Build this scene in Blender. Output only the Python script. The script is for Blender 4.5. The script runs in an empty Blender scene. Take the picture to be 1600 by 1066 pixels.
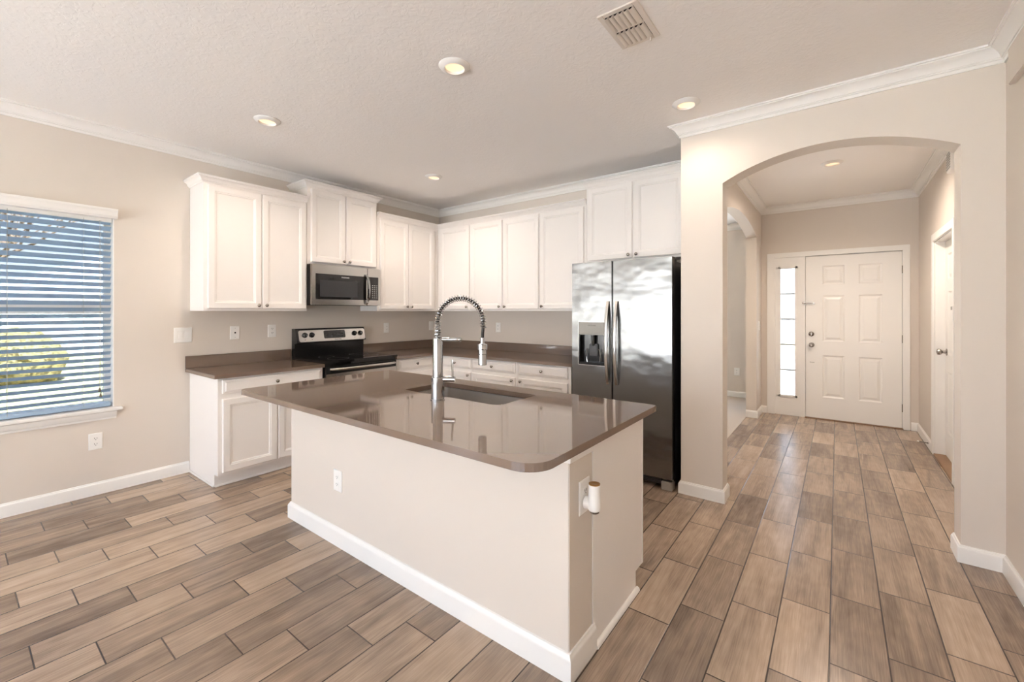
import bpy, bmesh, math, random
from mathutils import Vector, Matrix
random.seed(7)
SC = bpy.context.scene
COL = SC.collection
PI = math.pi

# ------------------------------------------------------------------ camera, sky, sun, daylight, exposure
cam_data = bpy.data.cameras.new('camera')
cam = bpy.data.objects.new('camera', cam_data); COL.objects.link(cam)
cam.location = (0, 0, 1.385)
cam.rotation_euler = (PI/2, 0, math.atan2(508.2, 672.0))
cam_data.sensor_width = 36.0; cam_data.lens = 36.0*672.0/1600.0
cam_data.shift_y = -46.6/1600.0
cam_data.clip_start = 0.02; cam_data.clip_end = 300
SC.camera = cam

world = bpy.data.worlds.new('world'); SC.world = world; world.use_nodes = True
wn = world.node_tree; wn.nodes.clear()
w_out = wn.nodes.new('ShaderNodeOutputWorld'); w_bg = wn.nodes.new('ShaderNodeBackground')
w_ramp = wn.nodes.new('ShaderNodeValToRGB'); w_geo = wn.nodes.new('ShaderNodeTexCoord'); w_sep = wn.nodes.new('ShaderNodeSeparateXYZ')
wn.links.new(w_geo.outputs['Generated'], w_sep.inputs[0]); wn.links.new(w_sep.outputs['Z'], w_ramp.inputs[0])
w_ramp.color_ramp.elements[0].position = 0.0; w_ramp.color_ramp.elements[0].color = (0.95, 0.97, 1.0, 1)
w_ramp.color_ramp.elements[1].position = 0.55; w_ramp.color_ramp.elements[1].color = (0.42, 0.62, 0.95, 1)
wn.links.new(w_ramp.outputs[0], w_bg.inputs[0]); wn.links.new(w_bg.outputs[0], w_out.inputs[0])
w_bg.inputs[1].default_value = 5.5

sun_d = bpy.data.lights.new('sun', 'SUN'); sun_d.energy = 120.0; sun_d.angle = 0.01; sun_d.color = (1.0, 0.99, 0.985)
sun = bpy.data.objects.new('sun', sun_d); COL.objects.link(sun)
sun.rotation_euler = Vector((-0.62, -0.03, -0.78)).to_track_quat('-Z', 'Y').to_euler()

def portal(name, loc, rot, sx, sy):
    d = bpy.data.lights.new(name, 'AREA'); d.shape = 'RECTANGLE'; d.size = sx; d.size_y = sy; d.energy = 1.0
    d.cycles.is_portal = True
    o = bpy.data.objects.new(name, d); COL.objects.link(o); o.location = loc; o.rotation_euler = rot
portal('daylight_patio_door', (-1.95, -3.74, 1.13), (PI/2, 0, 0), 4.7, 2.25)
portal('daylight_side_window', (-4.62, -2.35, 1.35), (PI/2, 0, -PI/2), 1.2, 1.5)
portal('daylight_window', (-4.62, 0.26, 1.37), (PI/2, 0, -PI/2), 1.08, 1.5)
portal('daylight_sidelight', (-0.525, 6.90, 1.1), (PI/2, 0, PI), 0.2, 1.75)
portal('daylight_dining_window', (-2.6, 7.88, 1.35), (PI/2, 0, PI), 1.9, 1.7)

SC.view_settings.view_transform = 'Standard'; SC.view_settings.look = 'None'
SC.view_settings.gamma = 1.0; SC.view_settings.use_curve_mapping = False
SC.view_settings.exposure = 0.63
cy = SC.cycles
cy.use_denoising = True
cy.max_bounces = 10; cy.diffuse_bounces = 6; cy.glossy_bounces = 5; cy.transparent_max_bounces = 12
cy.sample_clamp_indirect = 8.0; cy.caustics_reflective = False; cy.caustics_refractive = False

# ------------------------------------------------------------------ measured places
XW, YW, YA = -4.465, 4.205, 3.395        # left wall, kitchen back wall, face of the arch wall
XR, YB = 0.713, -3.6                     # right wall, rear wall
CZ = 2.79                                # ceiling
AX0, AX1 = -0.66, 0.545                  # arch opening
AT = 0.165                               # arch wall thickness
XP = -0.951                              # end of the arch wall beside the fridge
XHL, XHR, YF = -0.833, 0.75, 6.78        # hall walls, front door wall

# ------------------------------------------------------------------ materials
def srgb(r, g, b):
    def f(c):
        c /= 255.0
        return c/12.92 if c <= 0.04045 else ((c+0.055)/1.055)**2.4
    return (f(r), f(g), f(b), 1)
def mat(name, col, rough=0.5, metal=0.0, bump=None, coat=0.0, trans=0.0, emit=None, var=0.0, spec=0.5):
    m = bpy.data.materials.new(name); m.use_nodes = True
    nt = m.node_tree; b = nt.nodes['Principled BSDF']
    b.inputs['Base Color'].default_value = col; b.inputs['Roughness'].default_value = rough
    b.inputs['Metallic'].default_value = metal; b.inputs['Coat Weight'].default_value = coat
    b.inputs['Transmission Weight'].default_value = trans; b.inputs['Specular IOR Level'].default_value = spec
    if emit:
        b.inputs['Emission Color'].default_value = emit[0]; b.inputs['Emission Strength'].default_value = emit[1]
    tc = nt.nodes.new('ShaderNodeTexCoord')
    n = nt.nodes.new('ShaderNodeTexNoise'); nt.links.new(tc.outputs['Object'], n.inputs['Vector'])
    n.inputs['Scale'].default_value = bump[0] if bump else 6.0; n.inputs['Detail'].default_value = 4.0
    if bump:
        bp = nt.nodes.new('ShaderNodeBump'); bp.inputs['Strength'].default_value = bump[1]; bp.inputs['Distance'].default_value = bump[2]
        nt.links.new(n.outputs['Fac'], bp.inputs['Height']); nt.links.new(bp.outputs[0], b.inputs['Normal'])
    if var:
        mx = nt.nodes.new('ShaderNodeMix'); mx.data_type = 'RGBA'
        mx.inputs[6].default_value = col; mx.inputs[7].default_value = tuple(c*(1-var) for c in col[:3])+(1,)
        nt.links.new(n.outputs['Fac'], mx.inputs[0]); nt.links.new(mx.outputs[2], b.inputs['Base Color'])
    return m
M = {}
M['wall'] = mat('wall_paint', srgb(216, 207, 197), 0.6, bump=(180, 0.08, 0.002))
M['trim'] = mat('white_trim_paint', srgb(240, 238, 234), 0.35)
M['cab'] = mat('cabinet_white_lacquer', srgb(240, 236, 232), 0.38)
M['quartz'] = mat('taupe_quartz', srgb(112, 95, 82), 0.05, bump=(300, 0.02, 0.0005), var=0.08)
M['quartz'].node_tree.nodes['Principled BSDF'].inputs['IOR'].default_value = 2.0
M['plastic'] = mat('white_plastic', srgb(242, 240, 236), 0.3)
M['nickel'] = mat('satin_nickel', (0.34, 0.31, 0.28, 1), 0.25, 1.0)
M['chrome'] = mat('chrome', (0.50, 0.50, 0.50, 1), 0.06, 1.0)
M['black'] = mat('black_enamel', (0.008, 0.008, 0.008, 1), 0.18)
M['blackglass'] = mat('black_glass', (0.012, 0.011, 0.011, 1), 0.05)
M['darkplastic'] = mat('dark_grey_plastic', (0.03, 0.03, 0.032, 1), 0.35)
M['greyplastic'] = mat('grey_plastic', srgb(150, 148, 142), 0.4)
M['hole'] = mat('dark_slot', (0.004, 0.004, 0.004, 1), 0.8)
M['rubber'] = mat('black_rubber', (0.02, 0.018, 0.016, 1), 0.6)
M['brass'] = mat('aged_brass', srgb(150, 112, 55), 0.3, 0.9)
M['white_print'] = mat('white_print', srgb(220, 220, 220), 0.5)
M['grey_print'] = mat('grey_print', srgb(80, 78, 75), 0.5)
M['threshold'] = mat('oak_threshold', srgb(150, 116, 84), 0.45, var=0.3)
M['carpet'] = mat('beige_carpet', srgb(196, 182, 165), 0.95, bump=(250, 0.5, 0.01), var=0.12)
M['ext'] = mat('outside_stucco', srgb(205, 200, 192), 0.8, bump=(60, 0.3, 0.01))
M['concrete'] = mat('pale_concrete', srgb(213, 210, 205), 0.85, var=0.1)
M['roof'] = mat('grey_roof_shingle', srgb(178, 178, 182), 0.8, var=0.35)
M['bark'] = mat('bark', srgb(105, 88, 74), 0.9, bump=(30, 0.6, 0.02))
M['tassel'] = mat('dark_wood_tassel', srgb(95, 85, 75), 0.5)
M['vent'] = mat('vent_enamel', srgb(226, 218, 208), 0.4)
M['lens'] = mat('lamp_lens', srgb(255, 235, 205), 0.5, emit=((1.0, 0.70, 0.42, 1), 0.62))

def steel(name, col, rough, wave=0.0):
    m = bpy.data.materials.new(name); m.use_nodes = True
    nt = m.node_tree; b = nt.nodes['Principled BSDF']
    b.inputs['Base Color'].default_value = col; b.inputs['Metallic'].default_value = 1.0
    tc = nt.nodes.new('ShaderNodeTexCoord'); mp = nt.nodes.new('ShaderNodeMapping')
    mp.inputs['Scale'].default_value = (4, 4, 400)
    n = nt.nodes.new('ShaderNodeTexNoise'); n.inputs['Scale'].default_value = 1.0; n.inputs['Detail'].default_value = 3
    nt.links.new(tc.outputs['Object'], mp.inputs[0]); nt.links.new(mp.outputs[0], n.inputs['Vector'])
    r = nt.nodes.new('ShaderNodeMapRange'); r.inputs[3].default_value = rough*0.8; r.inputs[4].default_value = rough*1.25
    nt.links.new(n.outputs['Fac'], r.inputs[0]); nt.links.new(r.outputs[0], b.inputs['Roughness'])
    if wave:
        n2 = nt.nodes.new('ShaderNodeTexNoise'); n2.inputs['Scale'].default_value = 2.6; n2.inputs['Detail'].default_value = 2
        mp2 = nt.nodes.new('ShaderNodeMapping'); mp2.inputs['Scale'].default_value = (1.2, 1.2, 2.0)
        nt.links.new(tc.outputs['Object'], mp2.inputs[0]); nt.links.new(mp2.outputs[0], n2.inputs['Vector'])
        bp = nt.nodes.new('ShaderNodeBump'); bp.inputs['Strength'].default_value = wave; bp.inputs['Distance'].default_value = 0.02
        nt.links.new(n2.outputs['Fac'], bp.inputs['Height']); nt.links.new(bp.outputs[0], b.inputs['Normal'])
    return m
M['steel'] = steel('brushed_stainless', (0.58, 0.56, 0.53, 1), 0.22)
M['fridge'] = steel('fridge_stainless', (0.25, 0.25, 0.245, 1), 0.22, 0.5)
M['sink'] = steel('sink_stainless', (0.62, 0.60, 0.58, 1), 0.3)

def glass_mat(name, tint=(1, 1, 1, 1), gloss=0.06, frost=0.0, ftint=(1, 1, 1, 1)):
    m = bpy.data.materials.new(name); m.use_nodes = True; nt = m.node_tree; nt.nodes.clear()
    out = nt.nodes.new('ShaderNodeOutputMaterial'); mx = nt.nodes.new('ShaderNodeMixShader')
    t = nt.nodes.new('ShaderNodeBsdfTransparent'); t.inputs[0].default_value = tint
    g = nt.nodes.new('ShaderNodeBsdfGlossy'); g.inputs['Roughness'].default_value = 0.02
    mx.inputs[0].default_value = gloss
    nt.links.new(t.outputs[0], mx.inputs[1]); nt.links.new(g.outputs[0], mx.inputs[2])
    last = mx
    if frost:
        tr = nt.nodes.new('ShaderNodeBsdfTranslucent'); tr.inputs[0].default_value = ftint
        m2 = nt.nodes.new('ShaderNodeMixShader'); m2.inputs[0].default_value = frost
        nt.links.new(mx.outputs[0], m2.inputs[1]); nt.links.new(tr.outputs[0], m2.inputs[2]); last = m2
    nt.links.new(last.outputs[0], out.inputs[0])
    return m
M['glass'] = glass_mat('window_glass')
M['dimmed'] = glass_mat('dimmed_window_glass', (0.35, 0.37, 0.38, 1), 0.05)  # darkening added to the pane to dim the daylight and view outside
M['pale_tint'] = glass_mat('pale_tinted_glass', (0.9, 0.92, 0.94, 1), 0.05)
M['frost'] = glass_mat('frosted_glass', (0.5, 0.53, 0.56, 1), frost=0.4, ftint=(0.5, 0.54, 0.58, 1))

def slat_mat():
    m = bpy.data.materials.new('slat_vinyl_sky_tint'); m.use_nodes = True; nt = m.node_tree; nt.nodes.clear()
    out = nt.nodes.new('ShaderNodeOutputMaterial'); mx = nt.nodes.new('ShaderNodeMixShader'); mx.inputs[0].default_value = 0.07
    d = nt.nodes.new('ShaderNodeBsdfPrincipled'); d.inputs['Base Color'].default_value = srgb(160, 182, 204); d.inputs['Roughness'].default_value = 0.4  # white slats; the blue of the sky light is put into their colour
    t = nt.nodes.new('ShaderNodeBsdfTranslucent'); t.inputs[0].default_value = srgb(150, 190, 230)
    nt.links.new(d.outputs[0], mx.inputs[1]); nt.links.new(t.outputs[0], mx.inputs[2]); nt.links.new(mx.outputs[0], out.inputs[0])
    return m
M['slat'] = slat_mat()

def ceiling_mat():
    m = mat('knockdown_ceiling', srgb(248, 245, 242), 0.75)
    nt = m.node_tree; b = nt.nodes['Principled BSDF']
    tc = nt.nodes.new('ShaderNodeTexCoord')
    n = nt.nodes.new('ShaderNodeTexNoise'); n.inputs['Scale'].default_value = 26; n.inputs['Detail'].default_value = 5; n.inputs['Distortion'].default_value = 1.2
    nt.links.new(tc.outputs['Object'], n.inputs['Vector'])
    r = nt.nodes.new('ShaderNodeValToRGB'); r.color_ramp.elements[0].position = 0.47; r.color_ramp.elements[1].position = 0.56
    nt.links.new(n.outputs['Fac'], r.inputs[0])
    bp = nt.nodes.new('ShaderNodeBump'); bp.inputs['Strength'].default_value = 0.15; bp.inputs['Distance'].default_value = 0.006
    nt.links.new(r.outputs[0], bp.inputs['Height']); nt.links.new(bp.outputs[0], b.inputs['Normal'])
    return m
M['ceiling'] = ceiling_mat()

def floor_mat():
    m = bpy.data.materials.new('wood_look_plank_tile'); m.use_nodes = True; nt = m.node_tree
    b = nt.nodes['Principled BSDF']
    def val(x):
        return x
    def math_(op, a, c=None, d=None):
        n = nt.nodes.new('ShaderNodeMath'); n.operation = op
        for i, v in enumerate((a, c, d)):
            if v is None: continue
            if isinstance(v, (int, float)): n.inputs[i].default_value = v
            else: nt.links.new(v, n.inputs[i])
        return n.outputs[0]
    def comb(x, y, z):
        n = nt.nodes.new('ShaderNodeCombineXYZ')
        for i, v in enumerate((x, y, z)):
            if isinstance(v, (int, float)): n.inputs[i].default_value = v
            else: nt.links.new(v, n.inputs[i])
        return n.outputs[0]
    tc = nt.nodes.new('ShaderNodeTexCoord'); sp = nt.nodes.new('ShaderNodeSeparateXYZ'); nt.links.new(tc.outputs['Object'], sp.inputs[0])
    X, Y = sp.outputs['X'], sp.outputs['Y']
    W, L, S = 0.1885, 0.5155, 0.1718
    cx = math_('DIVIDE', math_('SUBTRACT', X, -0.214), W); k = math_('FLOOR', cx); fx = math_('MULTIPLY', math_('FRACT', cx), W)
    ry = math_('DIVIDE', math_('SUBTRACT', math_('SUBTRACT', Y, 2.447), math_('MULTIPLY', k, S)), L)
    j = math_('FLOOR', ry); fy = math_('MULTIPLY', math_('FRACT', ry), L)
    ex = math_('MINIMUM', fx, math_('SUBTRACT', W, fx)); ey = math_('MINIMUM', fy, math_('SUBTRACT', L, fy))
    e = math_('MINIMUM', ex, ey)
    mr = nt.nodes.new('ShaderNodeMapRange'); mr.inputs[1].default_value = 0.0017; mr.inputs[2].default_value = 0.0036
    nt.links.new(e, mr.inputs[0]); tile = mr.outputs[0]
    wh = nt.nodes.new('ShaderNodeTexWhiteNoise'); wh.noise_dimensions = '3D'; nt.links.new(comb(k, j, 3.0), wh.inputs['Vector'])
    ws = nt.nodes.new('ShaderNodeSeparateColor'); nt.links.new(wh.outputs['Color'], ws.inputs[0])
    r1, r2, r3 = ws.outputs[0], ws.outputs[1], ws.outputs[2]
    # long soft streaks, fine grain and a few knots, different on every plank
    def noise(sx, sy, off, detail, dist=0.0, sc=1.0):
        n = nt.nodes.new('ShaderNodeTexNoise'); n.inputs['Scale'].default_value = sc; n.inputs['Detail'].default_value = detail; n.inputs['Distortion'].default_value = dist
        nt.links.new(comb(math_('MULTIPLY', X, sx), math_('MULTIPLY', Y, sy), math_('MULTIPLY', off, 37.0)), n.inputs['Vector'])
        return n.outputs['Fac']
    streak = noise(7, 0.8, r1, 4, 2.2); grain = noise(190, 5, r2, 5, 1.0); cloud = noise(5, 2.2, r3, 3)
    wv = nt.nodes.new('ShaderNodeTexWave'); wv.wave_type = 'RINGS'; wv.inputs['Scale'].default_value = 3.4; wv.inputs['Distortion'].default_value = 7.0; wv.inputs['Detail'].default_value = 3; wv.inputs['Detail Scale'].default_value = 1.6
    nt.links.new(comb(math_('ADD', math_('MULTIPLY', X, 3.6), math_('MULTIPLY', r1, 9)), math_('ADD', math_('MULTIPLY', Y, 0.7), math_('MULTIPLY', r2, 9)), r3), wv.inputs['Vector'])
    t = math_('ADD', math_('MULTIPLY', r1, 0.30), math_('MULTIPLY', streak, 0.58))
    t = math_('ADD', t, math_('MULTIPLY', grain, 0.40)); t = math_('ADD', t, math_('MULTIPLY', wv.outputs['Fac'], 0.03)); t = math_('ADD', t, math_('MULTIPLY', cloud, 0.2))
    t = math_('SUBTRACT', t, 0.28)
    rp = nt.nodes.new('ShaderNodeValToRGB'); els = rp.color_ramp.elements
    els[0].position = 0.15; els[0].color = srgb(96, 82, 70); els[1].position = 0.85; els[1].color = srgb(200, 179, 158)
    e2 = els.new(0.42); e2.color = srgb(144, 125, 108); e3 = els.new(0.62); e3.color = srgb(174, 153, 133)
    nt.links.new(t, rp.inputs[0])
    mx = nt.nodes.new('ShaderNodeMix'); mx.data_type = 'RGBA'; mx.inputs[6].default_value = srgb(58, 47, 39)
    nt.links.new(tile, mx.inputs[0]); nt.links.new(rp.outputs[0], mx.inputs[7]); nt.links.new(mx.outputs[2], b.inputs['Base Color'])
    rr = math_('ADD', math_('MULTIPLY', grain, 0.14), 0.17)
    nt.links.new(rr, b.inputs['Roughness'])
    h = math_('ADD', math_('MULTIPLY', tile, 1.0), math_('MULTIPLY', math_('ADD', grain, streak), 0.12))
    bp = nt.nodes.new('ShaderNodeBump'); bp.inputs['Strength'].default_value = 0.35; bp.inputs['Distance'].default_value = 0.003
    nt.links.new(h, bp.inputs['Height']); nt.links.new(bp.outputs[0], b.inputs['Normal'])
    return m
M['floor'] = floor_mat()

def foliage_mat(name, c1, c2, scale):
    m = mat(name, c1, 0.85, bump=(scale, 0.8, 0.05)); nt = m.node_tree; b = nt.nodes['Principled BSDF']
    tc = nt.nodes.new('ShaderNodeTexCoord'); n = nt.nodes.new('ShaderNodeTexNoise'); n.inputs['Scale'].default_value = scale; n.inputs['Detail'].default_value = 5
    r = nt.nodes.new('ShaderNodeValToRGB'); r.color_ramp.elements[0].position = 0.4; r.color_ramp.elements[1].position = 0.62
    r.color_ramp.elements[0].color = c1; r.color_ramp.elements[1].color = c2
    nt.links.new(tc.outputs['Object'], n.inputs['Vector']); nt.links.new(n.outputs['Fac'], r.inputs[0]); nt.links.new(r.outputs[0], b.inputs['Base Color'])
    return m
M['lawn'] = foliage_mat('dry_lawn', srgb(128, 126, 88), srgb(186, 176, 134), 9)
M['hedge'] = foliage_mat('hedge_leaves', srgb(62, 60, 38), srgb(168, 152, 100), 22)

# ------------------------------------------------------------------ mesh helpers
OFF = {}
class MB:
    """collects shapes into one mesh"""
    def __init__(s): s.bm = bmesh.new()
    def poly(s, pts):
        try: return s.bm.faces.new([s.bm.verts.new(p) for p in pts])
        except ValueError: return None
    def box(s, x0, y0, z0, x1, y1, z1, bev=0.0, T=None, seg=2):
        x0, x1 = min(x0, x1), max(x0, x1); y0, y1 = min(y0, y1), max(y0, y1); z0, z1 = min(z0, z1), max(z0, z1)
        c = [(x0, y0, z0), (x1, y0, z0), (x1, y1, z0), (x0, y1, z0), (x0, y0, z1), (x1, y0, z1), (x1, y1, z1), (x0, y1, z1)]
        if T: c = [T(*p) for p in c]
        v = [s.bm.verts.new(p) for p in c]
        fs = [s.bm.faces.new([v[i] for i in f]) for f in ((0, 3, 2, 1), (4, 5, 6, 7), (0, 1, 5, 4), (1, 2, 6, 5), (2, 3, 7, 6), (3, 0, 4, 7))]
        if bev:
            es = list({e for f in fs for e in f.edges})
            bmesh.ops.bevel(s.bm, geom=es, offset=bev, segments=seg, affect='EDGES', clamp_overlap=True)
        return s
    def loft(s, rings, cap0=True, cap1=True, closed=True):
        R = [[s.bm.verts.new(p) for p in r] for r in rings]
        n = len(R[0])
        for a, b in zip(R, R[1:]):
            for i in range(n if closed else n-1):
                try: s.bm.faces.new((a[i], a[(i+1) % n], b[(i+1) % n], b[i]))
                except ValueError: pass
        if cap0: s.bm.faces.new(R[0][::-1])
        if cap1: s.bm.faces.new(R[-1])
        return s
    def prism(s, pts, f0, f1):
        """closed outline pts, two placing functions"""
        return s.loft([[f0(*p) for p in pts], [f1(*p) for p in pts]])
    def lathe(s, prof, c, axis=(0, 0, 1), n=20, cap=True):
        a = Vector(axis).normalized(); u = a.orthogonal().normalized(); w = a.cross(u); c = Vector(c)
        rings = [[c + a*h + (u*math.cos(2*PI*i/n) + w*math.sin(2*PI*i/n))*max(r, 1e-4) for i in range(n)] for r, h in prof]
        return s.loft(rings, cap, cap)
    def tube(s, path, r, n=10, cap=True):
        P = [Vector(p) for p in path]; rr = r if isinstance(r, (list, tuple)) else [r]*len(P)
        t0 = (P[1]-P[0]).normalized(); u = t0.orthogonal().normalized(); rings = []
        for i, p in enumerate(P):
            t = (P[min(i+1, len(P)-1)]-P[max(i-1, 0)])
            if t.length < 1e-9: t = t0
            t.normalize(); u = (u - t*u.dot(t))
            u = u.normalized() if u.length > 1e-6 else t.orthogonal().normalized()
            w = t.cross(u)
            rings.append([p + (u*math.cos(2*PI*k/n) + w*math.sin(2*PI*k/n))*rr[i] for k in range(n)])
        return s.loft(rings, cap, cap)
    def sphere(s, c, r, sc=(1, 1, 1), n=12):
        m = Matrix.Translation(c) @ Matrix.Diagonal((sc[0], sc[1], sc[2], 1))
        bmesh.ops.create_uvsphere(s.bm, u_segments=n*2, v_segments=n, radius=r, matrix=m); return s
    def build(s, name, material, parent=None, smooth=True, angle=35, kind=None):
        bm = s.bm
        bmesh.ops.remove_doubles(bm, verts=bm.verts, dist=1e-5)
        bmesh.ops.recalc_face_normals(bm, faces=bm.faces)
        me = bpy.data.meshes.new(name)
        off = OFF.get(parent.name, Vector()) if parent else Vector()
        if off.length: bmesh.ops.translate(bm, verts=bm.verts, vec=-off)
        for e in bm.edges:
            e.smooth = len(e.link_faces) == 2 and e.calc_face_angle(0) < math.radians(angle)
        for f in bm.faces: f.smooth = smooth
        bm.to_mesh(me); bm.free()
        me.materials.append(material)
        o = bpy.data.objects.new(name, me); COL.objects.link(o)
        if smooth:
            wm = o.modifiers.new('weighted_normal', 'WEIGHTED_NORMAL'); wm.keep_sharp = True
        if parent:
            o.parent = parent; OFF[o.name] = off
        if kind: o['kind'] = kind
        return o
def tag(o, label, cat, group=None):
    o['label'] = label; o['category'] = cat
    if group: o['group'] = group
    return o
def thing(name, loc, label, cat, group=None):
    o = bpy.data.objects.new(name, None); COL.objects.link(o); o.location = loc; o.empty_display_size = 0.1
    OFF[o.name] = Vector(loc)
    return tag(o, label, cat, group)
def struct(mb, name, material, label=None, cat=None, **k):
    o = mb.build(name, material, None, kind='structure', **k)
    if label: tag(o, label, cat)
    return o
def struct_root(name, loc, label, cat):
    o = thing(name, loc, label, cat); o['kind'] = 'structure'; return o
def text(body, name, size, loc, rot, material, parent, ext=0.0006):
    cu = bpy.data.curves.new(name, 'FONT'); cu.body = body; cu.size = size; cu.extrude = ext; cu.align_x = 'CENTER'; cu.align_y = 'CENTER'
    tmp = bpy.data.objects.new(name+'_tmp', cu); COL.objects.link(tmp)
    bpy.context.view_layer.update()
    me = bpy.data.meshes.new_from_object(tmp.evaluated_get(bpy.context.evaluated_depsgraph_get()))
    bpy.data.objects.remove(tmp); bpy.data.curves.remove(cu)
    me.materials.clear(); me.materials.append(material)
    o = bpy.data.objects.new(name, me); COL.objects.link(o)
    o.parent = parent; o.location = Vector(loc)-OFF.get(parent.name, Vector()); o.rotation_euler = rot
    return o
def sweep(mb, path, prof, closed=False):
    """run a profile (distance to the left of the path, height) along a flat path with mitred corners"""
    P = [Vector((p[0], p[1])) for p in path]; n = len(P); rings = []
    for i in range(n):
        a = P[i-1] if (i > 0 or closed) else None; b = P[(i+1) % n] if (i < n-1 or closed) else None
        d1 = (P[i]-a).normalized() if a is not None else None; d2 = (b-P[i]).normalized() if b is not None else None
        if d1 is None: d1 = d2
        if d2 is None: d2 = d1
        n1 = Vector((-d1.y, d1.x)); n2 = Vector((-d2.y, d2.x)); m = (n1+n2).normalized(); m = m/max(m.dot(n1), 0.2)
        rings.append([(P[i].x+m.x*d, P[i].y+m.y*d, z) for d, z in prof])
    if closed: rings.append(rings[0]); mb.loft(rings, False, False)
    else: mb.loft(rings)
    return mb
def swept_runs(path, prof, names, material, label, cat, skip=(), closed=False):
    """one object per straight run, mitred to its neighbours"""
    n = len(path); runs = n if closed else n-1
    P = [Vector(p) for p in path]
    def mitre(i):
        a = P[i-1] if (i > 0 or closed) else None; b = P[(i+1) % n] if (i < n-1 or closed) else None
        d1 = (P[i]-a).normalized() if a is not None else None; d2 = (b-P[i]).normalized() if b is not None else None
        d1 = d1 or d2; d2 = d2 or d1
        n1 = Vector((-d1.y, d1.x)); n2 = Vector((-d2.y, d2.x)); m = (n1+n2).normalized()
        return m/max(m.dot(n1), 0.2)
    for r in range(runs):
        if r in skip: continue
        i, j = r, (r+1) % n; mi, mj = mitre(i), mitre(j)
        mb = MB()
        mb.loft([[(P[i].x+mi.x*d, P[i].y+mi.y*d, z) for d, z in prof], [(P[j].x+mj.x*d, P[j].y+mj.y*d, z) for d, z in prof]])
        struct(mb, names[r], material, label[r] if isinstance(label, (list, tuple)) else label, cat, angle=24)

# ------------------------------------------------------------------ the shell
def slab(name, b, m, label, cat): struct(MB().box(*b), name, M[m], label, cat)
mb = MB(); mb.box(XW-0.15, YB-0.15, -0.12, XHR+0.6, 4.37, 0); mb.box(XHL-0.117, 4.37, -0.12, XHR+0.6, YF+0.15, 0)
struct(mb, 'floor', M['floor'], 'wood-look plank tile floor laid towards the front door', 'floor')
slab('floor_carpet', (XW-0.15, 4.37, -0.12, XHL-0.117, 7.85, 0.004), 'carpet', 'pale carpet in the room seen through the hall side arch', 'floor')
slab('ceiling', (XW-0.15, YB-0.15, CZ, XHR+0.6, YF+0.15, CZ+0.25), 'ceiling', 'textured white ceiling over kitchen and hall', 'ceiling')
slab('ceiling_dining', (XW-0.15, YF+0.15, CZ, XHL-0.117, 7.95, CZ+0.25), 'ceiling', 'ceiling over the far end of the carpeted room', 'ceiling')
# left wall with two window openings
W1 = (-0.275, 0.797, 0.64, 2.11); W2 = (-2.95, -1.75, 0.64, 2.11); WT = 0.15
mb = MB(); x0, x1 = XW-WT, XW
for y0, y1, z0, z1 in ((YB-0.15, W2[0], 0, CZ), (W2[0], W2[1], 0, W2[2]), (W2[0], W2[1], W2[3], CZ), (W2[1], W1[0], 0, CZ), (W1[0], W1[1], 0, W1[2]), (W1[0], W1[1], W1[3], CZ), (W1[1], YW+0.165, 0, CZ)):
    mb.box(x0, y0, z0, x1, y1, z1)
struct(mb, 'wall_left', M['wall'], 'greige wall with the blind-covered window and the range', 'wall')
slab('wall_back', (XW, YW, 0, XHL-0.117, YW+0.165, CZ), 'wall', 'greige kitchen wall behind fridge and upper cabinets', 'wall')
# rear wall with a wide patio door opening
DR = (-4.3, 0.4, 0.02, 2.12)
mb = MB(); mb.box(XW, YB-0.15, 0, DR[0], YB, CZ); mb.box(DR[1], YB-0.15, 0, XR, YB, CZ); mb.box(DR[0], YB-0.15, DR[3], DR[1], YB, CZ)
struct(mb, 'wall_rear', M['wall'], 'wall behind the viewer with the patio door', 'wall')
slab('wall_right', (XR, YB-0.15, 0, XR+0.5, YA+AT, CZ), 'wall', 'greige wall at the right edge', 'wall')
# arch wall (with the return beside the fridge)
def arch_pts(a0, a1, spring, rise, n=28):
    h = (a1-a0)/2; R = (h*h+rise*rise)/(2*rise); c = (a0+a1)/2; out = []
    for i in range(n+1):
        a = a0+(a1-a0)*i/n; out.append((a, spring+rise-R+math.sqrt(max(R*R-(a-c)**2, 0))))
    return out
def arch_wall(s0, s1, a0, a1, spring, rise, f0, f1):
    mb = MB(); A = arch_pts(a0, a1, spring, rise)
    faces = [[(s0, 0), (a0, 0), (a0, spring), (a0, CZ), (s0, CZ)], [(a1, 0), (s1, 0), (s1, CZ), (a1, CZ), (a1, spring)]]
    faces += [[p, q, (q[0], CZ), (p[0], CZ)] for p, q in zip(A, A[1:])]
    for f in (f0, f1):
        for fc in faces: mb.poly([f(*p) for p in fc])
    rim = [(s0, 0), (a0, 0)]+A+[(a1, 0), (s1, 0), (s1, CZ)]+[(p[0], CZ) for p in A[::-1]]+[(s0, CZ)]
    for p, q in zip(rim, rim[1:]+rim[:1]): mb.poly([f0(*p), f0(*q), f1(*q), f1(*p)])
    return mb
mb = arch_wall(XP, XR, AX0, AX1, 2.31, 0.152, lambda a, z: (a, YA, z), lambda a, z: (a, YA+AT, z))
struct(mb, 'wall_arch', M['wall'], 'greige wall with the wide arched opening to the hall', 'wall', smooth=True, angle=20)
slab('wall_fridge_side', (XP, YA+AT, 0, XHL, YW, CZ), 'wall', 'short wall between fridge alcove and hall', 'wall')
HB = XHL-0.122
mb = arch_wall(YW, YF, 4.37, 6.35, 2.345, 0.122, lambda a, z: (XHL, a, z), lambda a, z: (HB, a, z))
struct(mb, 'wall_hall_left', M['wall'], 'hall wall with the smaller arch to the carpeted room', 'wall', smooth=True, angle=20)
SD = (4.875, 5.775, 2.065)                  # side door opening
mb = MB()
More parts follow.
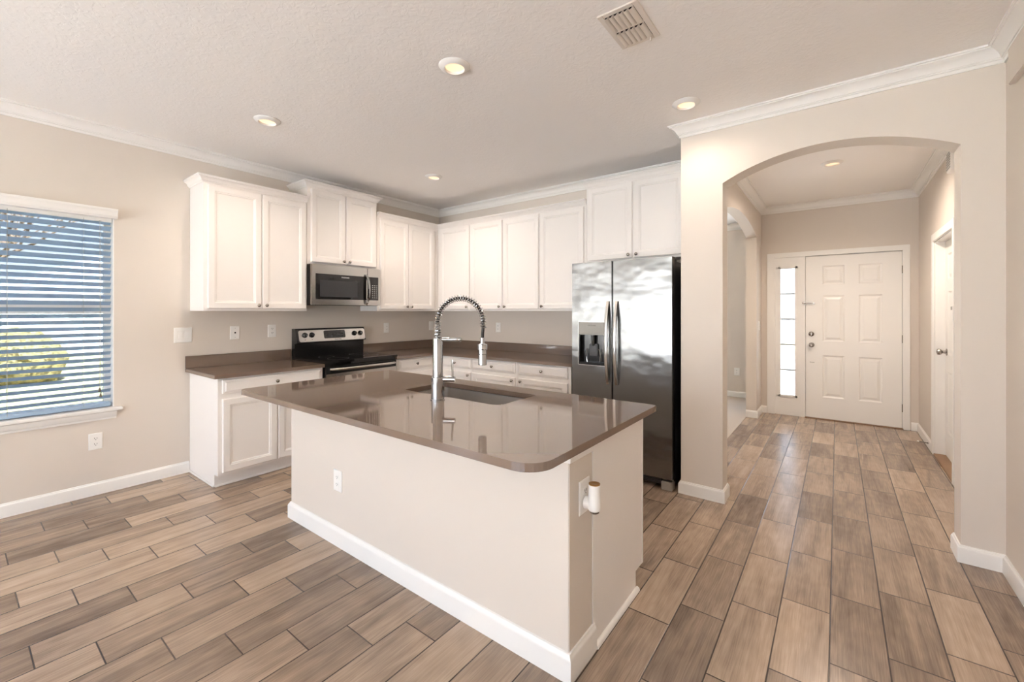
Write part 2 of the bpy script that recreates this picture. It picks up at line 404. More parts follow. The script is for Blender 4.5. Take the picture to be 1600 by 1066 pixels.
for y0, y1, z0, z1 in ((YA+AT, SD[0], 0, CZ), (SD[0], SD[1], SD[2], CZ), (SD[1], YF, 0, CZ)): mb.box(XHR, y0, z0, XHR+0.13, y1, z1)
struct(mb, 'wall_hall_right', M['wall'], 'right hall wall with the white side door', 'wall')
FD = (-0.70, 0.62, 2.105)                # front door and sidelight opening
mb = MB()
for xa, xb, z0, z1 in ((HB, FD[0], 0, CZ), (FD[0], FD[1], FD[2], CZ), (FD[1], XHR+0.13, 0, CZ)): mb.box(xa, YF, z0, xb, YF+0.15, z1)
struct(mb, 'wall_front', M['wall'], 'hall end wall around the front door', 'wall')
mb = MB(); DW = (-3.55, -1.65, 0.5, 2.2)
for xa, xb, z0, z1 in ((XW, DW[0], 0, CZ), (DW[0], DW[1], 0, DW[2]), (DW[0], DW[1], DW[3], CZ), (DW[1], HB, 0, CZ)): mb.box(xa, 7.7, z0, xb, 7.85, z1)
struct(mb, 'wall_dining_front', M['wall'], 'far wall of the carpeted room', 'wall')
slab('wall_dining_left', (XW-0.15, YW+0.165, 0, XW, 7.85, CZ), 'wall', 'left wall of the carpeted room', 'wall')
slab('wall_dining_right', (HB, YF+0.15, 0, HB+0.12, 7.85, CZ), 'wall', 'short right wall at the end of the carpeted room', 'wall')
slab('wall_garage', (XHR+0.4, YA+AT, 0, XHR+0.5, YF+0.15, CZ), 'wall', 'wall of the room behind the side door', 'wall')
# shallow drywall header high on the right wall
struct(MB().box(XR-0.028, YB, 2.52, XR, 3.23, CZ-0.086, 0.004), 'trim_header', M['wall'], 'shallow drywall header high on the right wall', 'trim')

CROWN = [(0, CZ-0.087), (0.009, CZ-0.087), (0.011, CZ-0.071), (0.018, CZ-0.069), (0.018, CZ-0.061), (0.024, CZ-0.060), (0.029, CZ-0.048), (0.038, CZ-0.035), (0.050, CZ-0.024), (0.063, CZ-0.0175), (0.069, CZ-0.017), (0.069, CZ-0.010), (0.080, CZ-0.010), (0.080, CZ), (0, CZ)]
kp = [(XW, YB), (XR, YB), (XR, YA), (XP, YA), (XP, YW), (XW, YW)]
swept_runs(kp, CROWN, ['trim_rear_crown', 'trim_right_crown', 'trim_arch_crown', 'trim_fridge_side_crown', 'trim_back_crown', 'trim_left_crown'], M['trim'],
    ['crown moulding on the rear wall', 'white crown moulding along the right wall', 'white crown moulding above the wide arch', 'crown moulding on the wall end beside the fridge', 'white crown moulding on the kitchen back wall', 'white crown moulding above the window wall'], 'trim', closed=True)
hp = [(XHR, YA+AT), (XHR, YF), (XHL, YF), (XHL, YA+AT)]
swept_runs(hp, CROWN, ['trim_hall_right_crown', 'trim_hall_front_crown', 'trim_hall_left_crown'], M['trim'],
    ['crown moulding on the right hall wall', 'crown moulding above the front door', 'crown moulding on the left hall wall'], 'trim')
swept_runs([(HB, 7.7), (XW, 7.7)], [(d*1.1, CZ-(CZ-z)*1.1) for d, z in CROWN], ['trim_dining_crown'], M['trim'], 'crown moulding in the carpeted room', 'trim')

BASE = [(0, 0), (0.016, 0), (0.016, 0.072), (0.012, 0.082), (0.008, 0.085), (0.006, 0.092), (0, 0.094)]
L_ = 'white baseboard '
swept_runs([(XW, 1.28), (XW, YB)], BASE, ['baseboard_left'], M['trim'], L_+'below the window', 'baseboard')
swept_runs([(XR, YB), (XR, YA), (AX1, YA), (AX1, YA+AT)], BASE, ['baseboard_right', 'baseboard_arch_right', 'baseboard_arch_right_return'], M['trim'],
    [L_+'along the right wall', L_+'on the wall right of the arch', L_+'inside the right arch jamb'], 'baseboard')
swept_runs([(AX0, YA+AT), (AX0, YA), (XP, YA), (XP, YW)], BASE, ['baseboard_arch_left_return', 'baseboard_arch_left', 'baseboard_fridge_side'], M['trim'],
    [L_+'inside the left arch jamb', L_+'on the wall between fridge and arch', L_+'in the fridge alcove'], 'baseboard')
swept_runs([(XHR, YA+AT), (XHR, SD[0]-0.07)], BASE, ['baseboard_hall_right_near'], M['trim'], L_+'on the hall wall before the side door', 'baseboard')
swept_runs([(XHR, SD[1]+0.07), (XHR, YF), (FD[1]+0.065, YF)], BASE, ['baseboard_hall_right_far', 'baseboard_front_right'], M['trim'], [L_+'between side door and front door', L_+'right of the front door'], 'baseboard')
swept_runs([(FD[0]-0.065, YF), (XHL, YF), (XHL, 6.35), (HB, 6.35)], BASE, ['baseboard_front_left', 'baseboard_hall_left', 'baseboard_hall_arch_far'], M['trim'],
    [L_+'left of the sidelight', L_+'on the hall wall beyond the small arch', L_+'inside the far jamb of the small arch'], 'baseboard')
swept_runs([(HB, 4.37), (XHL, 4.37), (XHL, YA+AT), (AX0, YA+AT)], BASE, ['baseboard_hall_arch_near', 'baseboard_hall_left_near', 'baseboard_arch_back'], M['trim'],
    [L_+'inside the near jamb of the small arch', L_+'on the hall wall before the small arch', L_+'on the hall side of the arch wall'], 'baseboard')
swept_runs([(HB, 7.7), (XW, 7.7)], BASE, ['baseboard_dining'], M['trim'], L_+'on the far wall of the carpeted room', 'baseboard')

# ------------------------------------------------------------------ windows and doors
def window(name, w, label, stool=True, gm='glass'):
    y0, y1, z0, z1 = w
    r = struct_root(name, (XW-0.1, (y0+y1)/2, z0), label, 'window')
    xf = XW-0.125
    mb = MB(); f = 0.045
    for a in ((y0, z0, y0+f, z1), (y1-f, z0, y1, z1), (y0, z0, y1, z0+f), (y0, z1-f, y1, z1)): mb.box(xf, a[0], a[1], xf+0.05, a[2], a[3], 0.003)
    mb.build('window_frame', M['trim'], r)
    zm = 1.402
    MB().box(xf+0.005, y0+f, zm-0.034, xf+0.045, y1-f, zm+0.034, 0.003).build('meeting_rail', M['trim'], r)
    for za, zb in ((z0+f, zm-0.028), (zm+0.028, z1-f)): MB().box(xf+0.02, y0+f, za, xf+0.026, y1-f, zb).build('glass_pane', M[gm], r)
    mb = MB(); t = 0.012                 # painted jamb lining
    mb.box(XW-0.125, y0, z0, XW, y0+t*0.5, z1); mb.box(XW-0.125, y1-t*0.5, z0, XW, y1, z1); mb.box(XW-0.125, y0, z1-t*0.5, XW, y1, z1)
    mb.build('jamb_lining', M['trim'], r)
    if stool:
        MB().box(XW-0.125, y0+0.002, z0-0.0, XW, y1-0.002, z0+0.008).box(XW, y0-0.045, z0-0.016, XW+0.05, y1+0.045, z0+0.008, 0.005).build('window_stool', M['trim'], r)
        ap = [(0, z0-0.080), (0.012, z0-0.080), (0.014, z0-0.066), (0.02, z0-0.06), (0.028, z0-0.04), (0.03, z0-0.024), (0.036, z0-0.018), (0, z0-0.016)]
        sweep(MB(), [(XW, y1+0.012), (XW, y0-0.012)], ap).build('window_apron', M['trim'], r)
    return r
window('window_1', W1, 'sash window behind the blind on the left wall', gm='dimmed')
window('window_2', W2, 'sash window on the left wall behind the viewer')

r = struct_root('window_3', ((DW[0]+DW[1])/2, 7.8, DW[2]), 'window in the front wall of the carpeted room', 'window')
mb = MB(); f = 0.05
for q in ((DW[0], DW[2], DW[0]+f, DW[3]), (DW[1]-f, DW[2], DW[1], DW[3]), (DW[0]+f, DW[2], DW[1]-f, DW[2]+f), (DW[0]+f, DW[3]-f, DW[1]-f, DW[3]), ((DW[0]+DW[1])/2-f/2, DW[2]+f, (DW[0]+DW[1])/2+f/2, DW[3]-f)): mb.box(q[0], 7.76, q[1], q[2], 7.81, q[3])
mb.build('window_frame', M['trim'], r, smooth=False)
for q in ((DW[0]+f, (DW[0]+DW[1])/2-f/2), ((DW[0]+DW[1])/2+f/2, DW[1]-f)): MB().box(q[0], 7.782, DW[2]+f, q[1], 7.788, DW[3]-f).build('glass_pane', M['pale_tint'], r)

# the blind
y0, y1, z0, z1 = W1
bl = thing('window_blind', (XW-0.03, (y0+y1)/2, z1), 'white slatted blind half open over the window on the left', 'blind')
prof = [(0, 2.096), (0.052, 2.096), (0.056, 2.106), (0.060, 2.110), (0.060, 2.130), (0.066, 2.145), (0.070, 2.150), (0.070, 2.166), (0, 2.166)]
sweep(MB(), [(XW, y1+0.012), (XW, y0-0.012)], prof).build('valance', M['plastic'], bl)
mb = MB(); xs = XW-0.034; th = math.radians(34); hw = 0.0245; z = 0.725; nsl = 0
while z < 2.08:
    c = []
    for k in range(7):                   # a gently crowned slat
        s = -1+k/3; d = hw*s; lift = 0.0022*(1-s*s)
        c.append((xs-d*math.cos(th)+lift*math.sin(th), z-d*math.sin(th)+lift*math.cos(th)))
    up = [(a+0.0014*math.sin(th), b+0.0014*math.cos(th)) for a, b in c][::-1]
    ring = c+up
    mb.loft([[(a, y0+0.014, b) for a, b in ring], [(a, y1-0.014, b) for a, b in ring]])
    z += 0.048; nsl += 1
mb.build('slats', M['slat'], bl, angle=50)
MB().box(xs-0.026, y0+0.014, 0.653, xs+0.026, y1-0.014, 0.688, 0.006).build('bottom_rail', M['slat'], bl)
MB().box(xs-0.027, y0+0.012, 2.07, xs+0.027, y1-0.012, 2.102).build('headrail', M['plastic'], bl)
for yy in (0.63, 0.26, -0.11):
    mb = MB()
    for dx in (-0.028, 0.0285): mb.tube([(xs+dx, yy, 2.08), (xs+dx, yy, 0.672)], 0.0011, 5)
    mb.build('ladder_cord', M['greyplastic'], bl)
wd = MB().tube([(xs+0.038, 0.715, 2.075), (xs+0.040, 0.716, 1.4), (xs+0.038, 0.715, 0.80)], 0.0012, 5).tube([(xs+0.038, 0.722, 2.075), (xs+0.040, 0.721, 1.4), (xs+0.038, 0.721, 0.76)], 0.0012, 5).build('pull_cord', M['greyplastic'], bl)
for yy, zz in ((0.715, 0.775), (0.721, 0.735)):
    MB().lathe([(0.002, 0.03), (0.005, 0.024), (0.0085, 0.004), (0.0085, 0), (0.006, -0.002)], (xs+0.038, yy, zz), n=12).build('tassel', M['tassel'], wd)

# rear patio door (behind the viewer, lights the room)
r = struct_root('door_3', ((DR[0]+DR[1])/2, YB-0.08, 0.02), 'glazed sliding patio door behind the viewer', 'door')
n = 4; w = (DR[1]-DR[0])/n
for i in range(n):
    a = DR[0]+w*i; b = a+w; mb = MB(); yy = YB-0.1+(i % 2)*0.035; f = 0.06
    for q in ((a, DR[2], a+f, DR[3]), (b-f, DR[2], b, DR[3]), (a, DR[2], b, DR[2]+0.09), (a, DR[3]-f, b, DR[3])): mb.box(q[0], yy, q[1], q[2], yy+0.032, q[3])
    fo = mb.build('door_frame', M['trim'], r)
    MB().box(a+f, yy+0.013, DR[2]+0.09, b-f, yy+0.019, DR[3]-f).build('glass_pane', M['glass'], fo)

# front door with sidelight
def rect_rings(mb, T, u0, u1, z0, z1, steps, base):
    """nested rectangles stepping in and out of a flat face; steps = (inset, height)"""
    rings = []
    for ins, h in steps:
        rings.append([T(u0+ins, h, z0+ins), T(u1-ins, h, z0+ins), T(u1-ins, h, z1-ins), T(u0+ins, h, z1-ins)])
    full = [[T(u0, base, z0), T(u1, base, z0), T(u1, base, z1), T(u0, base, z1)]]+rings
    mb.loft(full)
def panel_door(mb, T, u0, u1, z0, z1, t, panels, depth=0.009):
    """slab with a front face cut up round the recessed raised panels"""
    us = sorted({u0, u1}|{p[0] for p in panels}|{p[1] for p in panels}); zs = sorted({z0, z1}|{p[2] for p in panels}|{p[3] for p in panels})
    for a, b in zip(us, us[1:]):
        for c, d in zip(zs, zs[1:]):
            if any(p[0] <= (a+b)/2 <= p[1] and p[2] <= (c+d)/2 <= p[3] for p in panels): continue
            mb.poly([T(a, t, c), T(b, t, c), T(b, t, d), T(a, t, d)])
    for a, b, c, d in panels:
        rings = []
        for ins, h in ((0, t), (0.006, t-depth*0.5), (0.014, t-depth), (0.024, t-depth), (0.048, t-0.002), (0.05, t-0.0015)):
            rings.append([T(a+ins, h, c+ins), T(b-ins, h, c+ins), T(b-ins, h, d-ins), T(a+ins, h, d-ins)])
        mb.loft(rings, cap0=False)
    q = [(u0, z0), (u1, z0), (u1, z1), (u0, z1)]
    mb.loft([[T(a, 0, b) for a, b in q], [T(a, t, b) for a, b in q]], cap1=False)
d1 = struct_root('door_1', (0.14, YF, 0), 'white six-panel front door at the end of the hall', 'door')
TF = lambda u, d, z: (u, YF+0.045-d, z)
mb = MB(); du0, du1 = -0.328, 0.606
panel_door(mb, TF, du0, du1, 0.015, 2.09, 0.045, [(-0.150, 0.072, 1.725, 1.962), (0.210, 0.432, 1.725, 1.962), (-0.150, 0.072, 1.0, 1.585), (0.210, 0.432, 1.0, 1.585), (-0.150, 0.072, 0.285, 0.82), (0.210, 0.432, 0.285, 0.82)])
slabo = mb.build('door_slab', M['trim'], d1, smooth=False)
mb = MB(); yv = YF-0.018
mb.box(FD[0]-0.062, yv, 0, FD[0]+0.03, YF+0.02, FD[2]+0.057, 0.004); mb.box(FD[1]-0.008, yv, 0, FD[1]+0.055, YF+0.02, FD[2]+0.057, 0.004); mb.box(FD[0]-0.06, yv-0.001, FD[2]-0.005, FD[1]+0.053, YF+0.02, FD[2]+0.057, 0.004)
mb.box(du0-0.055, YF-0.006, 0, du0-0.004, YF+0.09, FD[2]); mb.box(FD[0], YF+0.02, 0, FD[0]+0.03, YF+0.12, FD[2]); mb.box(FD[1]-0.011, YF+0.012, 0, FD[1], YF+0.12, FD[2]); mb.box(FD[0], YF+0.07, FD[2]-0.012, FD[1], YF+0.12, FD[2])
mb.box(du0-0.02, YF+0.0465, 0.013, du0+0.014, YF+0.09, FD[2]-0.012); mb.box(du1-0.014, YF+0.0465, 0.013, FD[1]-0.011, YF+0.09, FD[2]-0.012); mb.box(du0-0.02, YF+0.0465, 2.07, FD[1]-0.011, YF+0.09, FD[2]-0.012)
mb.build('door_frame', M['trim'], d1)
MB().box(du0-0.01, YF-0.02, 0.0, FD[1], YF+0.06, 0.012, 0.003).build('threshold', M['threshold'], d1)
for hz in (1.875, 1.058, 0.249):
    MB().tube([(0.612, YF-0.006, hz-0.045), (0.612, YF-0.006, hz+0.045)], 0.007, 10).box(0.604, YF-0.004, hz-0.045, 0.622, YF-0.001, hz+0.045).build('hinge', M['nickel'], d1)
MB().lathe([(0.030, 0), (0.030, 0.006), (0.024, 0.012), (0.016, 0.014), (0.012, 0.022), (0.004, 0.024)], (-0.268, YF, 1.09), (0, -1, 0)).box(-0.272, YF-0.032, 1.074, -0.264, YF-0.022, 1.106).build('deadbolt', M['nickel'], d1)
MB().lathe([(0.032, 0), (0.032, 0.005), (0.013, 0.009), (0.012, 0.03), (0.024, 0.038), (0.028, 0.05), (0.024, 0.062), (0.008, 0.066)], (-0.266, YF, 0.949), (0, -1, 0)).build('door_knob', M['nickel'], d1)
mb = MB(); mb.box(-0.358, YF-0.03, 1.470, -0.335, YF-0.006, 1.508, 0.003); mb.tube([(-0.345, YF-0.032, 1.488), (-0.245, YF-0.014, 1.488)], 0.006, 8); mb.box(-0.32, YF-0.008, 1.476, -0.23, YF, 1.500, 0.003); mb.sphere((-0.352, YF-0.034, 1.488), 0.012, n=8)
mb.build('swing_bar_latch', M['nickel'], d1)
MB().box(-0.285, YF-0.0012, 0.722, -0.235, YF, 0.727).box(-0.282, YF-0.0012, 0.727, -0.277, YF, 0.731).build('scuff_mark', M['greyplastic'], d1)
w4 = struct_root('window_4', (-0.525, YF, 0), 'narrow frosted sidelight left of the front door', 'window')
mb = MB(); gx0, gx1, gz0, gz1 = -0.612, -0.440, 0.265, 1.955
sx0, sx1 = FD[0]+0.03, du0-0.055
for q in ((sx0, 0, gx0, FD[2]-0.005), (gx1, 0, sx1, FD[2]-0.005), (gx0, 0, gx1, gz0), (gx0, gz1, gx1, FD[2]-0.005)): mb.box(q[0], YF+0.008, q[1], q[2], YF+0.05, q[3])
mb.build('sidelight_panel', M['trim'], w4, smooth=False)
mb = MB(); e = 0.024
for q in ((gx0-e, gz0-e, gx0+0.006, gz1+e), (gx1-0.006, gz0-e, gx1+e, gz1+e), (gx0-e, gz0-e, gx1+e, gz0+0.006), (gx0-e, gz1-0.006, gx1+e, gz1+e)): mb.box(q[0], YF-0.004, q[1], q[2], YF+0.008, q[3], 0.004)
mb.build('glazing_bead', M['trim'], w4)
MB().box(gx0, YF+0.027, gz0, gx1, YF+0.033, gz1).build('glass_pane', M['frost'], w4)
for i in range(1, 5):
    zz = gz0+(gz1-gz0)*i/5; MB().box(gx0, YF+0.012, zz-0.009, gx1, YF+0.026, zz+0.009, 0.002).build('muntin', M['greyplastic'], w4)

# side door on the right of the hall
d2 = struct_root('door_2', (XHR, 5.32, 0), 'white side door in the right hall wall', 'door')
mb = MB()
for ya, yb in ((SD[0]-0.065, SD[0]+0.012), (SD[1]-0.012, SD[1]+0.065)): mb.box(XHR-0.017, ya, 0, XHR, yb, SD[2]+0.065, 0.004)
mb.box(XHR-0.0165, SD[0]+0.0125, SD[2]-0.012, XHR-0.0005, SD[1]-0.0125, SD[2]+0.0645, 0.004)
mb.build('door_casing', M['trim'], d2)
mb = MB(); mb.box(XHR, SD[0], 0, XHR+0.13, SD[0]+0.018, SD[2]); mb.box(XHR, SD[1]-0.018, 0, XHR+0.13, SD[1], SD[2]); mb.box(XHR, SD[0], SD[2]-0.018, XHR+0.13, SD[1], SD[2])
mb.build('door_jamb', M['trim'], d2)
TS = lambda u, d, z: (XHR+0.107-d, u, z)
mb = MB(); ua, ub = SD[0]+0.02, SD[1]-0.02; pw = (ub-ua)
panel_door(mb, TS, ua, ub, 0.02, SD[2]-0.02, 0.035, [(ua+0.11, ua+pw/2-0.05, 1.68, 1.92), (ua+pw/2+0.05, ub-0.11, 1.68, 1.92), (ua+0.11, ua+pw/2-0.05, 0.98, 1.57), (ua+pw/2+0.05, ub-0.11, 0.98, 1.57), (ua+0.11, ua+pw/2-0.05, 0.25, 0.82), (ua+pw/2+0.05, ub-0.11, 0.25, 0.82)])
so = mb.build('door_slab', M['trim'], d2, smooth=False)
MB().lathe([(0.032, 0), (0.032, 0.006), (0.014, 0.01), (0.012, 0.03), (0.026, 0.042), (0.030, 0.054), (0.026, 0.066), (0.010, 0.072)], (XHR+0.0715, ub-0.075, 1.0), (-1, 0, 0)).build('door_knob', M['nickel'], so)
MB().box(XHR-0.01, SD[0], 0.0, XHR+0.13, SD[1], 0.016, 0.004).build('threshold', M['threshold'], d2)

# ------------------------------------------------------------------ cabinets
TL = lambda u, d, z: (XW+d, u, z)                    # left wall: u runs along y
TB = lambda u, d, z: (u, YW-d, z)                    # back wall: u runs along x
NL, NB = (1, 0, 0), (0, -1, 0)
CT = 0.893                                            # counter top height
def knob(T, nrm, u, d, z, parent):
    MB().lathe([(0.0075, 0), (0.0075, 0.002), (0.0055, 0.006), (0.0055, 0.013), (0.011, 0.017), (0.0148, 0.021), (0.0148, 0.024), (0.011, 0.028), (0.004, 0.030)], T(u, d, z), nrm, 14).build('knob', M['nickel'], parent)
def cab_door(T, nrm, u0, u1, z0, z1, d, parent, kn=None):
    mb = MB(); t = 0.02
    rect_rings(mb, T, u0, u1, z0, z1, [(0, d+t-0.005), (0.005, d+t), (0.048, d+t), (0.053, d+t-0.004), (0.060, d+t-0.005), (0.066, d+t-0.011), (0.070, d+t-0.011)], d+0.0005)
    o = mb.build('door', M['cab'], parent, angle=20)
    if kn: knob(T, nrm, u0+0.03 if kn[0] == 'l' else u1-0.03, d+t, z0+0.03 if kn[1] == 'b' else z1-0.03, o)
    return o
def drawer(T, nrm, u0, u1, z0, z1, d, parent):
    mb = MB(); t = 0.02
    rect_rings(mb, T, u0, u1, z0, z1, [(0, d+t-0.012), (0.004, d+t-0.008), (0.018, d+t-0.004), (0.022, d+t)], d+0.0005)
    o = mb.build('drawer', M['cab'], parent, angle=20)
    knob(T, nrm, (u0+u1)/2, d+t, (z0+z1)/2, o)
CC = [(0, 0), (0.006, 0), (0.010, 0.008), (0.016, 0.012), (0.022, 0.026), (0.032, 0.036), (0.042, 0.040), (0.044, 0.048), (0.050, 0.050), (0.050, 0.056), (0, 0.056)]
UD = 0.32
def upper(T, nrm, u0, u1, z0, z1, doors, label, ret, group, dz=0.021, back=0.003):
    """wall cabinet; doors = (u0, u1, knob), ret = which ends of the crown return to the wall"""
    r = thing('wall_cabinet', T((u0+u1)/2, 0, z0), label, 'cabinet', group)
    g = 0.0012
    mb = MB(); mb.box(u0+g, back, z0+0.012, u1-g, UD-0.018, z1, 0, T)
    mb.box(u0+g, back, z0, u0+0.018, UD-0.018, z0+0.012, 0, T); mb.box(u1-0.018, back, z0, u1-g, UD-0.018, z0+0.012, 0, T)
    mb.build('carcass', M['cab'], r, smooth=False)
    mb = MB(); f = 0.036
    for q in ((u0+g, z0, u0+f, z1), (u1-f, z0, u1-g, z1), (u0+f, z0, u1-f, z0+f), (u0+f, z1-f, u1-f, z1)): mb.box(q[0], UD-0.018, q[1], q[2], UD, q[3], 0, T)
    if len(doors) == 2: mb.box((doors[0][1]+doors[1][0])/2-0.02, UD-0.018, z0+f, (doors[0][1]+doors[1][0])/2+0.02, UD, z1-f, 0, T)
    mb.box(u0+f, UD-0.019, z0+f, u1-f, UD-0.012, z1-f, 0, T)
    mb.build('face_frame', M['cab'], r, smooth=False)
    for a, b, k in doors: cab_door(T, nrm, a, b, z0+dz, z1-0.016, UD, r, k)
    a = [T(u0, 0.003, 0), T(u0, UD, 0), T(u1, UD, 0), T(u1, 0.003, 0)]
    pts = [(p[0], p[1]) for p in a]
    path = pts[(0 if 'a' in ret else 1):(4 if 'b' in ret else 3)]
    pr = [(d, z1-0.004+h) for d, h in CC]
    # keep the profile outside the box whichever way the wall faces
    s = 1
    c = Vector(((pts[0][0]+pts[2][0])/2, (pts[0][1]+pts[2][1])/2)); p0, p1 = Vector(pts[1]), Vector(pts[2]); dd = (p1-p0).normalized(); nn = Vector((-dd.y, dd.x))
    if nn.dot(c-p0) > 0: path = path[::-1]
    # set-back ends where the crown dies against a neighbour
    sweep(MB(), path, pr).build('crown', M['cab'], r, angle=25)
    return r
G1 = 'white wall cabinets'
upper(TL, NL, 1.285, 2.150, 1.387, 2.452, [(1.313, 1.727, 'rb'), (1.733, 2.134, 'lb')], 'white two-door wall cabinet nearest the window, left of the microwave', 'a', G1)
upper(TL, NL, 2.150, 2.950, 1.852, 2.612, [(2.185, 2.556, 'rb'), (2.563, 2.930, 'lb')], 'shorter white two-door cabinet mounted above the microwave', 'ab', G1)
upper(TL, NL, 2.950, YW-UD, 1.387, 2.452, [(2.985, 3.388, 'rb'), (3.394, 3.798, 'lb')], 'white two-door wall cabinet right of the microwave, up to the corner', '', G1)
XC = XW+UD
upper(TB, NB, XC, -3.575, 1.387, 2.452, [(-4.095, -3.582, 'rb')], 'single-door white wall cabinet in the corner behind the faucet', '', G1)
upper(TB, NB, -3.575, -2.560, 1.387, 2.452, [(-3.566, -3.072, 'rb'), (-3.053, -2.569, 'lb')], 'white two-door wall cabinet in the middle of the back wall', '', G1)
upper(TB, NB, -2.560, -2.002, 1.387, 2.452, [(-2.549, -2.027, 'lb')], 'single-door white wall cabinet just left of the fridge top', '', G1)
upper(TB, NB, -2.002, -1.042, 1.862, 2.612, [(-1.980, -1.525, 'rb'), (-1.508, -1.060, 'lb')], 'taller-set white two-door cabinet above the stainless fridge', 'a', G1)

BD = 0.632                                            # base cabinet depth
def base(T, nrm, u0, u1, label, drawers, doors, ends=(True, True), group='white base cabinets'):
    r = thing('base_cabinet', T((u0+u1)/2, 0, 0), label, 'cabinet', group); g = 0.0012
    z1 = CT-0.0312
    mb = MB(); out = [(0.003, 0), (BD-0.078, 0), (BD-0.078, 0.1), (BD-0.018, 0.1), (BD-0.018, z1), (0.003, z1)]
    mb.loft([[T(u0+g, d, z) for d, z in out], [T(u1-g, d, z) for d, z in out]])
    mb.build('carcass', M['cab'], r, smooth=False)
    mb = MB(); mb.box(u0+g, BD-0.018, 0.1, u1-g, BD, z1, 0.001, T); mb.build('face_frame', M['cab'], r, smooth=False)
    MB().box(u0+g, BD-0.078, 0.002, u1-g, BD-0.068, 0.1, 0, T).box(u0+g, BD-0.068, 0.0, u1-g, BD-0.056, 0.014, 0.004, T).build('toe_kick', M['cab'], r)
    for a, b in drawers: drawer(T, nrm, a, b, 0.738, 0.847, BD, r)
    for a, b, k in doors: cab_door(T, nrm, a, b, 0.123, 0.698, BD, r, k)
    return r
bc = base(TL, NL, 1.283, 2.137, 'white base cabinet left of the range, one wide drawer over two doors', [(1.313, 2.118)], [(1.313, 1.722, 'rt'), (1.732, 2.118, 'lt')])
MB().box(1.272, 0.018, 0.0, 1.2842, BD-0.07, 0.016, 0.004, TL).build('shoe_moulding', M['cab'], bc)
base(TL, NL, 2.958, YW-BD, 'white base cabinet between the range and the corner', [(3.005, 3.487)], [(3.005, 3.487, 'lt')])
XB = XW+BD
base(TB, NB, XB+0.001, -3.262, 'white base cabinet in the corner of the back run', [(-3.735, -3.272)], [(-3.735, -3.272, 'rt')])
base(TB, NB, -3.260, -2.630, 'white base cabinet in the middle of the back run', [(-3.250, -2.655)], [(-3.250, -2.655, 'rt')])
base(TB, NB, -2.628, -2.000, 'white base cabinet on the back run beside the fridge', [(-2.605, -2.034)], [(-2.605, -2.034, 'lt')])

# worktops on the wall runs
def worktop(name, outline, splashes, label):
    r = thing(name, (outline[0][0], outline[0][1], CT-0.03), label, 'countertop', 'taupe stone countertops')
    mb = MB(); mb.prism(outline, lambda x, y: (x, y, CT-0.03), lambda x, y: (x, y, CT))
    bmesh.ops.bevel(mb.bm, geom=[e for e in mb.bm.edges if abs(e.verts[0].co.z-e.verts[1].co.z) < 1e-6 and e.verts[0].co.z > CT-0.001], offset=0.003, segments=2, affect='EDGES')
    mb.build('slab', M['quartz'], r)
    mb = MB()
    for s in splashes: mb.box(s[0], s[1], CT+0.0003, s[2], s[3], CT+0.105, 0.002)
    mb.build('backsplash', M['quartz'], r)
CD = 0.668
worktop('countertop', [(XW+0.002, 1.251), (XW+CD, 1.251), (XW+CD, 2.139), (XW+0.002, 2.139)], [(XW+0.002, 1.251, XW+0.022, 2.139)], 'dark taupe stone countertop left of the range, by the window')
worktop('countertop', [(XW+0.002, 2.957), (XW+CD, 2.957), (XW+CD, YW-CD), (-1.965, YW-CD), (-1.965, YW-0.002), (XW+0.002, YW-0.002)], [(XW+0.002, 2.957, XW+0.022, YW-0.002), (XW+0.0225, YW-0.022, -1.965, YW-0.002)], 'dark taupe L-shaped stone countertop from range to fridge')

# ------------------------------------------------------------------ range
rg = thing('range', (XW+0.3, 2.548, 0), 'freestanding stainless and black electric range with glass cooktop', 'range')
ry0, ry1 = 2.146, 2.950; xf = -3.795
mb = MB(); mb.box(XW+0.02, ry0, 0.03, xf-0.02, ry1, 0.872); mb.box(XW+0.06, ry0+0.03, 0, xf-0.06, ry1-0.03, 0.03)
mb.build('body', M['black'], rg)
MB().box(XW+0.02, ry0-0.002, 0.8945, xf+0.022, ry1+0.002, 0.918, 0.006).box(XW+0.02, ry0, 0.872, xf-0.02, ry1, 0.8945).build('cooktop', M['blackglass'], rg)
for bx, by, br in ((-4.16, 2.36, 0.075), (-4.16, 2.73, 0.1), (-3.94, 2.36, 0.1), (-3.94, 2.73, 0.075)):
    MB().lathe([(br, 0), (br, 0.0004), (br-0.003, 0.0004), (br-0.003, 0)], (bx, by, 0.9183), n=40, cap=False).build('burner_ring', M['darkplastic'], rg)
gb = [(XW+0.012, 0.9183), (XW+0.07, 0.9183), (XW+0.075, 1.05), (XW+0.125, 1.06), (XW+0.118, 1.075), (XW+0.088, 1.192), (XW+0.075, 1.204), (XW+0.012, 1.204)]
mb = MB(); mb.loft([[(x, ry0+0.005, z) for x, z in gb], [(x, ry1-0.005, z) for x, z in gb]])
guard = mb.build('backguard', M['black'], rg)
def onp(y, t, out=0.0):                               # a place on the sloping control panel
    a, b = Vector((XW+0.120, 1.068)), Vector((XW+0.090, 1.190)); p = a.lerp(b, t); nn = Vector((b.y-a.y, -(b.x-a.x))).normalized()
    return (p.x+nn.x*out, y, p.y+nn.y*out)
mb = MB()
def rrect(y0, y1, t0, t1, ry, rt):
    out = []
    for cy_, ct, a0 in ((y1-ry, t1-rt, 0), (y0+ry, t1-rt, 90), (y0+ry, t0+rt, 180), (y1-ry, t0+rt, 270)):
        for k in range(5):
            a = math.radians(a0+k*22.5); out.append((cy_+ry*math.cos(a), ct+rt*math.sin(a)))
    return out
o = rrect(ry0+0.03, ry1-0.012, 0.0, 0.97, 0.02, 0.16)
mb.loft([[onp(y, t, -0.004) for y, t in o], [onp(y, t, 0.003) for y, t in o]]); pn = mb.build('control_panel', M['steel'], rg)
